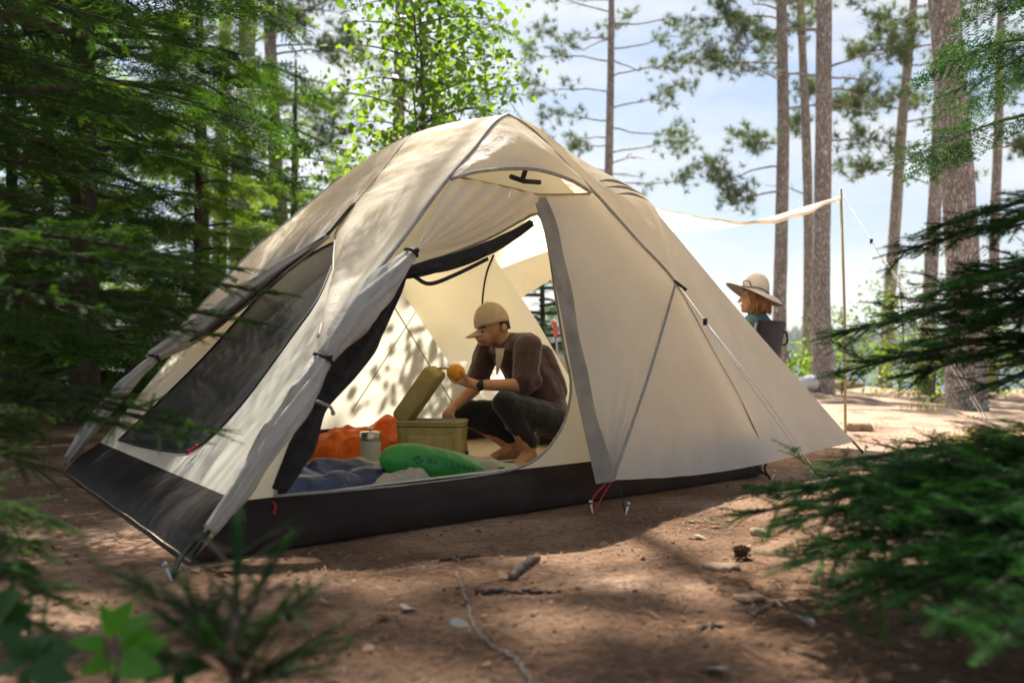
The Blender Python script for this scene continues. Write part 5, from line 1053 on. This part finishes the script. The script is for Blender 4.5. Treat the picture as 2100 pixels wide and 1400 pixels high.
# upper-left boughs nearer the lens
b4 = np.array([-3.2, 3.6, 0.0]); tips = []
for x, y, d, w_ in ((300,60,3.9,.34),(230,180,3.8,.34),(330,260,4.0,.34),(180,310,3.7,.34),(300,395,3.9,.32),(420,215,4.2,.30),(110,120,3.6,.34),(150,430,3.7,.3),(430,110,4.3,.32),(60,250,3.5,.34),(80,40,3.6,.36),(380,330,4.2,.3),(250,480,3.9,.28)):
    t3 = P(x, y, d); tips.append((t3[2]+.10, t3, w_))
bough_plant('hemlock_tree', 'nearest hemlock with long brown boughs hanging over the upper left', b4, 4.2, tips, 'tree', 6, [M['hemlock'], M['hemlock'], M['bark_d']], tw=HT, gap=.055, trunk_r=.07)
# bottom left: fir seedling, dark sprigs at the edge
b5 = np.array([P(480,1400,1.40)[0], 1.40, 0.0]); tips = []
for x, y, d, w_ in ((488,1105,1.50,.10),(565,1150,1.5,.10),(630,1220,1.4,.11),(655,1335,1.35,.10),(262,1190,1.4,.08),(335,1270,1.35,.10),(560,1275,1.4,.11),(430,1310,1.3,.10),(600,1370,1.3,.10),(390,1225,1.45,.09)):
    t3 = P(x, y, d); t3[2] = max(t3[2], .03); tips.append((max(.05, t3[2]*.6), t3, w_))
bough_plant('fir_seedling', 'small dark fir seedling in front of the tent corner', b5, .22, tips, 'seedling', 7, FM, trunk_r=.004, gap=.028, sub=True, tips=0, sc=.75, tw=HT)
b6 = np.array([-1.35, 1.7, 0.0]); tips = []
for x, y, d, w_ in ((115,1075,1.75,.12),(70,1125,1.7,.14),(130,1235,1.6,.14),(95,1290,1.55,.12),(40,1180,1.6,.14),(30,1060,1.9,.12),(60,880,2.2,.14),(90,960,2.1,.12),(40,930,2.2,.14)):
    t3 = P(x, y, d); t3[2] = max(t3[2], .03); tips.append((max(.1, t3[2]+.12), t3, w_))
bough_plant('hemlock_sapling', 'dark drooping hemlock sprigs at the lower left edge', b6, .6, tips, 'sapling', 8, [M['hemlock'], M['hemlock'], M['twig']], tw=HT, gap=.035, trunk_r=.012)
# broad-leaved seedlings, each leaf its own piece
lm = {}
def leafy(label, base, leaves, mt, name='leafy_seedling'):
    base = np.asarray(base, float); t_ = thing(name, label, 'seedling', loc=base); stem = Acc(); hub = base+np.array([0,0,.13])
    stem.tube(resample([base+np.array([0,0,-.03]), base+np.array([.008,.004,.07]), hub], 8), .004, 6)
    if mt.name not in lm: lm[mt.name] = mesh_np('leaf', LEAF_HI[0], LEAF_HI[1], mt)
    rg = np.random.default_rng(len(label))
    for (x0,y0),(x1,y1),d,roll in leaves:
        p, q = P(x0,y0,d), P(x1,y1,d-.02+rg.normal(0,.02)); ln = np.linalg.norm(q-p); B = basis(q-p, (0,-.8,.6)); c, s_ = math.cos(roll), math.sin(roll); B = B @ np.array([[1,0,0],[0,c,-s_],[0,s_,c]])
        stem.tube([hub, p], .0022, 5); lo = bpy.data.objects.new('leaf', lm[mt.name]); COL.objects.link(lo); lo.parent = t_; mw = Matrix((B*ln).tolist()).to_4x4(); mw.translation = Vector(p); lo.matrix_basis = Matrix.Translation(-t_.location) @ mw
    stem.obj('stem', M['twig'], t_)
leafy('bright green seedling with large pointed leaves at the bottom left', np.r_[P(232,1400,1.36)[:2], 0], [((214,1302),(266,1238),1.36,.5),((246,1318),(294,1254),1.34,-.4),((222,1326),(146,1308),1.36,.3),((236,1346),(166,1376),1.37,-.3),((250,1334),(322,1318),1.33,.5),((248,1352),(314,1372),1.31,.2),((236,1288),(206,1240),1.42,.2),((238,1360),(236,1410),1.35,.3),((262,1300),(318,1284),1.38,-.5)], M['broad'])
leafy('darker leafy seedling crowding the bottom left corner', np.r_[P(60,1400,1.4)[:2], 0], [((60,1350),(8,1300),1.42,.3),((62,1350),(92,1300),1.42,-.2),((55,1356),(-20,1372),1.4,.2),((68,1355),(140,1330),1.4,.1),((66,1362),(135,1392),1.38,.3),((60,1366),(40,1420),1.38,0),((20,1160),(82,1172),1.7,.1)], M['broad_d'])
leafy('dark leafy seedling between the bright one and the fir seedling', np.r_[P(360,1400,1.38)[:2], 0], [((360,1365),(318,1328),1.4,.2),((362,1365),(398,1322),1.4,-.2),((356,1370),(300,1385),1.38,.2),((366,1370),(425,1362),1.38,.1),((362,1376),(372,1420),1.36,0)], M['broad_d'])
leafy('dark broad leaves poking in from the left edge above the corner', np.r_[P(-40,1300,1.5)[:2], 0], [((0,1262),(62,1240),1.5,.2),((0,1270),(70,1282),1.5,-.2),((-10,1262),(20,1215),1.5,.2),((-6,1280),(40,1318),1.48,.1)], M['broad_d'])

# ------------------------------------------------------------------ litter on the ground
def strew(n, box, seed, near=True):
    rg = np.random.default_rng(seed); x = rg.uniform(box[0], box[1], n); y = box[2]+(box[3]-box[2])*rg.random(n)**(1.5 if near else 1)
    dx, dy = x-CEN[0], y-CEN[1]; u_ = nrm(C_-A_)[:2]; v_ = nrm(B_-A_)[:2]; Mi = np.linalg.inv(np.stack([u_, v_], 1)); q = Mi @ np.stack([dx, dy]); k = (np.abs(q[0]) > 1.62) | (np.abs(q[1]) > 1.36)
    return x[k], y[k], rg
x, y, rg = strew(54000, (-3.2, 3.6, 1.2, 8), 91); n = len(x); th = rg.uniform(0, 2*np.pi, n); ln = rg.uniform(.02,.075, n); w_ = rg.uniform(.0007,.0019, n); z = ground_h(x, y)+rg.uniform(.001,.007,n); tl = rg.normal(0,.12,n)
d = np.stack([np.cos(th), np.sin(th), tl], 1); s_ = np.stack([-np.sin(th), np.cos(th), 0*th], 1); c0 = np.stack([x,y,z],1)
bend = s_*(ln*rg.normal(0,.12,n))[:,None]
V = np.stack([c0-d*ln[:,None]/2-s_*w_[:,None], c0-d*ln[:,None]/2+s_*w_[:,None], c0+bend+s_*w_[:,None]+np.array([0,0,.002]), c0+bend-s_*w_[:,None]+np.array([0,0,.002]), c0+d*ln[:,None]/2], 1).reshape(-1,3)
T = (np.array([(0,2,1),(0,3,2),(3,4,2)])[None]+(np.arange(n)*5)[:,None,None]).reshape(-1,3)
a = Acc(); a.add(V, T); a.obj('needle_litter', M['litter'], smooth=False, label='brown pine needles strewn over the ground round the tent', cat='needles', kind='stuff')
x, y, rg = strew(3600, (-3.2, 3.6, 1.2, 9), 92); a = Acc(); Ms = [rand_rot(rg, rg.normal(0,1,3), 1, 1)*rg.uniform(.0025,.011) for _ in x]; place(a, icoV*[1,1,.7], np.array(icoT), Ms, np.stack([x,y,ground_h(x,y)+.001],1)); a.obj('soil_crumbs', M['litter'], smooth=False, label='small crumbs of bark and grit on the ground', cat='grit', kind='stuff')
x, y, rg = strew(420, (-3.0, 3.4, 1.3, 7), 93); a = Acc(); Ms = [rand_rot(rg, [rg.normal(),rg.normal(),rg.normal(0,.15)], .35, .1)*rg.uniform(.018,.045) for _ in x]; place(a, LEAF[0], LEAF[1], Ms, np.stack([x,y,ground_h(x,y)+.008],1)); a.obj('leaf_litter', M['dryleaf'], label='small dry brown leaves scattered among the needles', cat='leaves', kind='stuff')
def ground_pt(px, py, up=0.0): g_ = G(px, py); g_[2] = gz(g_[0], g_[1])+up; return g_
for px, py, s_, mt, lb in ((1022,1190,.060,'dryleaf','curled tan leaf in the middle of the foreground beside a stick'),(828,1262,.055,'greyleaf','pale grey leaf lying left of the long pale root'),(922,1288,.05,'greyleaf','grey green dead leaf beside the long pale root'),(765,1275,.05,'dryleaf','small tan leaf on the dark ground left of centre'),(1420,1105,.05,'greyleaf','pale leaf on the sunny ground in front of the stake'),(1640,1268,.06,'greyleaf','whitish leaf at the foot of the low fir sapling'),(1495,1385,.06,'greyleaf','grey white leaf at the bottom edge under the fir sapling'),(440,1180,.09,'dryleaf','dry pale leaf leaning by the tent corner stake')):
    o = bpy.data.objects.new('dead_leaf', mesh_np('dead_leaf', LEAF_HI[0]*[1,1.25,1], LEAF_HI[1], M[mt])); COL.objects.link(o); r_ = random.Random(px)
    o.matrix_basis = Matrix.Translation(Vector(ground_pt(px,py,.012))) @ Matrix.Rotation(r_.uniform(0,6.28),4,'Z') @ Matrix.Rotation(r_.uniform(-.5,.5),4,'X') @ Matrix.Scale(s_,4); tag(o, lb, 'leaf', 'dead leaves on the ground')
def stick(pts, rad, mt, label, cat='stick', name='fallen_stick'):
    p = np.array([ground_pt(x, y, r_*.8) for (x, y), r_ in zip(pts, rad)]); n_ = 10*len(pts); q = resample(p, n_); rg_ = np.random.default_rng(int(pts[0][0])); q[1:-1] += rg_.normal(0,.0025,(n_-2,3)); rr_ = np.interp(np.linspace(0,1,n_), np.linspace(0,1,len(rad)), rad)*rg_.uniform(.9,1.1,n_)
    a = Acc(); a.tube(q, rr_, 9); a.obj(name, mt, label=label, cat=cat)
stick([(940,1183),(958,1240),(968,1285),(1000,1325),(1050,1352),(1075,1385),(1092,1420)], (.002,.003,.0035,.004,.0045,.005,.005), M['greytwig'], 'long pale curving root snaking to the bottom edge', 'root', 'surface_root')
stick([(1048,1190),(1075,1165),(1102,1147)], (.010,.014,.012), M['twig'], 'short thick brown stick in the foreground shade')
stick([(900,1150),(940,1146),(982,1139)], (.005,.007,.005), M['bark_d'], 'thin dark stick lying near the tent side')
stick([(975,1222),(1030,1222),(1090,1219),(1150,1213)], (.008,.007,.006,.003), M['bark_d'], 'dark twig lying across the middle of the foreground')
stick([(1430,1290),(1450,1284),(1480,1280)], (.004,.005,.004), M['bark_d'], 'small dark stick left of the low fir sapling')
stick([(1540,1260),(1590,1235),(1640,1225)], (.004,.005,.003), M['greytwig'], 'grey dead twig under the left edge of the fir sapling')
def stone(px, py, r_, label, sc=(1,1,.7), mt='rock', depth=None):
    p = ground_pt(px, py); rg_ = np.random.default_rng(px); nu, nv = 20, 12; th = np.linspace(0,2*np.pi,nu,endpoint=False); ph = np.linspace(0,np.pi,nv); a = Acc()
    k0 = len(a.V); a.ball(p+np.array([0,0,r_*sc[2]*.35]), np.array(sc)*r_, nu=nu, nv=nv); V = a.V[0]; dv = (V-p)/r_; V += dv*r_*(.9*fbm(dv[:,0]*2.1+px, dv[:,1]*2.1+dv[:,2]*1.7, 4))[:,None]; V[:,2] = np.minimum(V[:,2], p[2]+r_*sc[2]*.95); a.obj('rock', M[mt], label=label, cat='rock')
stone(1558,1098,.035,'small reddish stone at the tip of the low fir boughs')
stone(1763,882,.10,'rough brown stone just right of the awning pole foot',(1.2,1,.7))
stone(1680,796,.55,'broad flat brown rock below the pine with the white bag',(1.5,.9,.28))
stone(2005,886,.09,'squarish brown stone beside the awning guy line',(1.1,1,.8))
stone(1480,1165,.038,'low pale rock breaking the soil near the pine cone',(1.4,1,.42))
stone(1535,1226,.03,'half buried tan rock near the foreground twigs',(1.3,1,.4))
# pine cone with its scales
pcn = ground_pt(1520,1146,.02); cone = thing('pine_cone', 'open brown pine cone lying at the edge of the fir sapling', 'pine cone', loc=pcn); a = Acc(); a.ball(pcn, (.022,.014,.014)); a.obj('cone_core', M['cone'], cone)
a = Acc(); sV = np.array([(0,-.006,0),(0,.006,0),(.014,.008,.004),(.018,0,.008),(.014,-.008,.004)]); sT = np.array([(0,1,2),(0,2,4),(4,2,3)]); Ms=[]; Ps=[]
for k in range(64):
    f_ = (k+.5)/64; q = k*2.399; r_ = .022*math.sin(math.pi*(.12+.8*f_)); dd = np.array([.35-.9*f_*.0+.2, math.cos(q), math.sin(q)]); Ms.append(basis(dd)*.72); Ps.append(pcn+np.array([-.025+.05*f_, math.cos(q)*r_*.55, math.sin(q)*r_*.55]))
place(a, sV, sT, Ms, Ps); a.obj('scales', M['cone'], cone, smooth=False, kind='stuff')
# grass tufts by the guy line
rg = np.random.default_rng(5)
for px, py, lb, nb in ((1995,915,'yellowish grass tuft beside the awning guy line stake',260),(2075,905,'dry grass tuft at the right edge behind the fir',220),(1900,845,'thin sunlit grass tuft near the thickest pine',160)):
    c0 = ground_pt(px, py); Vs = []; Ts = []
    for k in range(nb):
        p = c0+np.r_[rg.normal(0,.16,2),0]; p[2] = gz(p[0],p[1]); q = rg.uniform(0,6.28); l_ = rg.uniform(.06,.16); lean = np.array([math.cos(q),math.sin(q),0])*l_*rg.uniform(.2,.9); s_ = np.array([-math.sin(q),math.cos(q),0])*.002; m_ = p+lean*.35+np.array([0,0,l_*.6]); Vs += [p-s_,p+s_,m_+s_,m_-s_,p+lean+np.array([0,0,l_*.75])]; i = k*5; Ts += [(i,i+1,i+2),(i,i+2,i+3),(i+3,i+2,i+4)]
    a = Acc(); a.add(Vs, Ts); a.obj('grass_tuft', M['grass'], smooth=False, label=lb, cat='grass', kind='stuff')

# ------------------------------------------------------------------ air: thin haze that pales the far shore
hz = Acc(); hz.box((0, 210, 9.5), (860, 560, 28)); o = hz.obj('haze', mat('haze', (1,1,1)), smooth=False, label='thin summer haze over the lake and clearing', cat='haze', kind='stuff')
m = o.data.materials[0]; t = m.node_tree; t.nodes.clear(); ou = t.nodes.new('ShaderNodeOutputMaterial'); pv = t.nodes.new('ShaderNodeVolumePrincipled')
pv.inputs['Color'].default_value = (.90,.94,1,1); pv.inputs['Density'].default_value = .0007; pv.inputs['Anisotropy'].default_value = .2; t.links.new(pv.outputs[0], ou.inputs['Volume'])
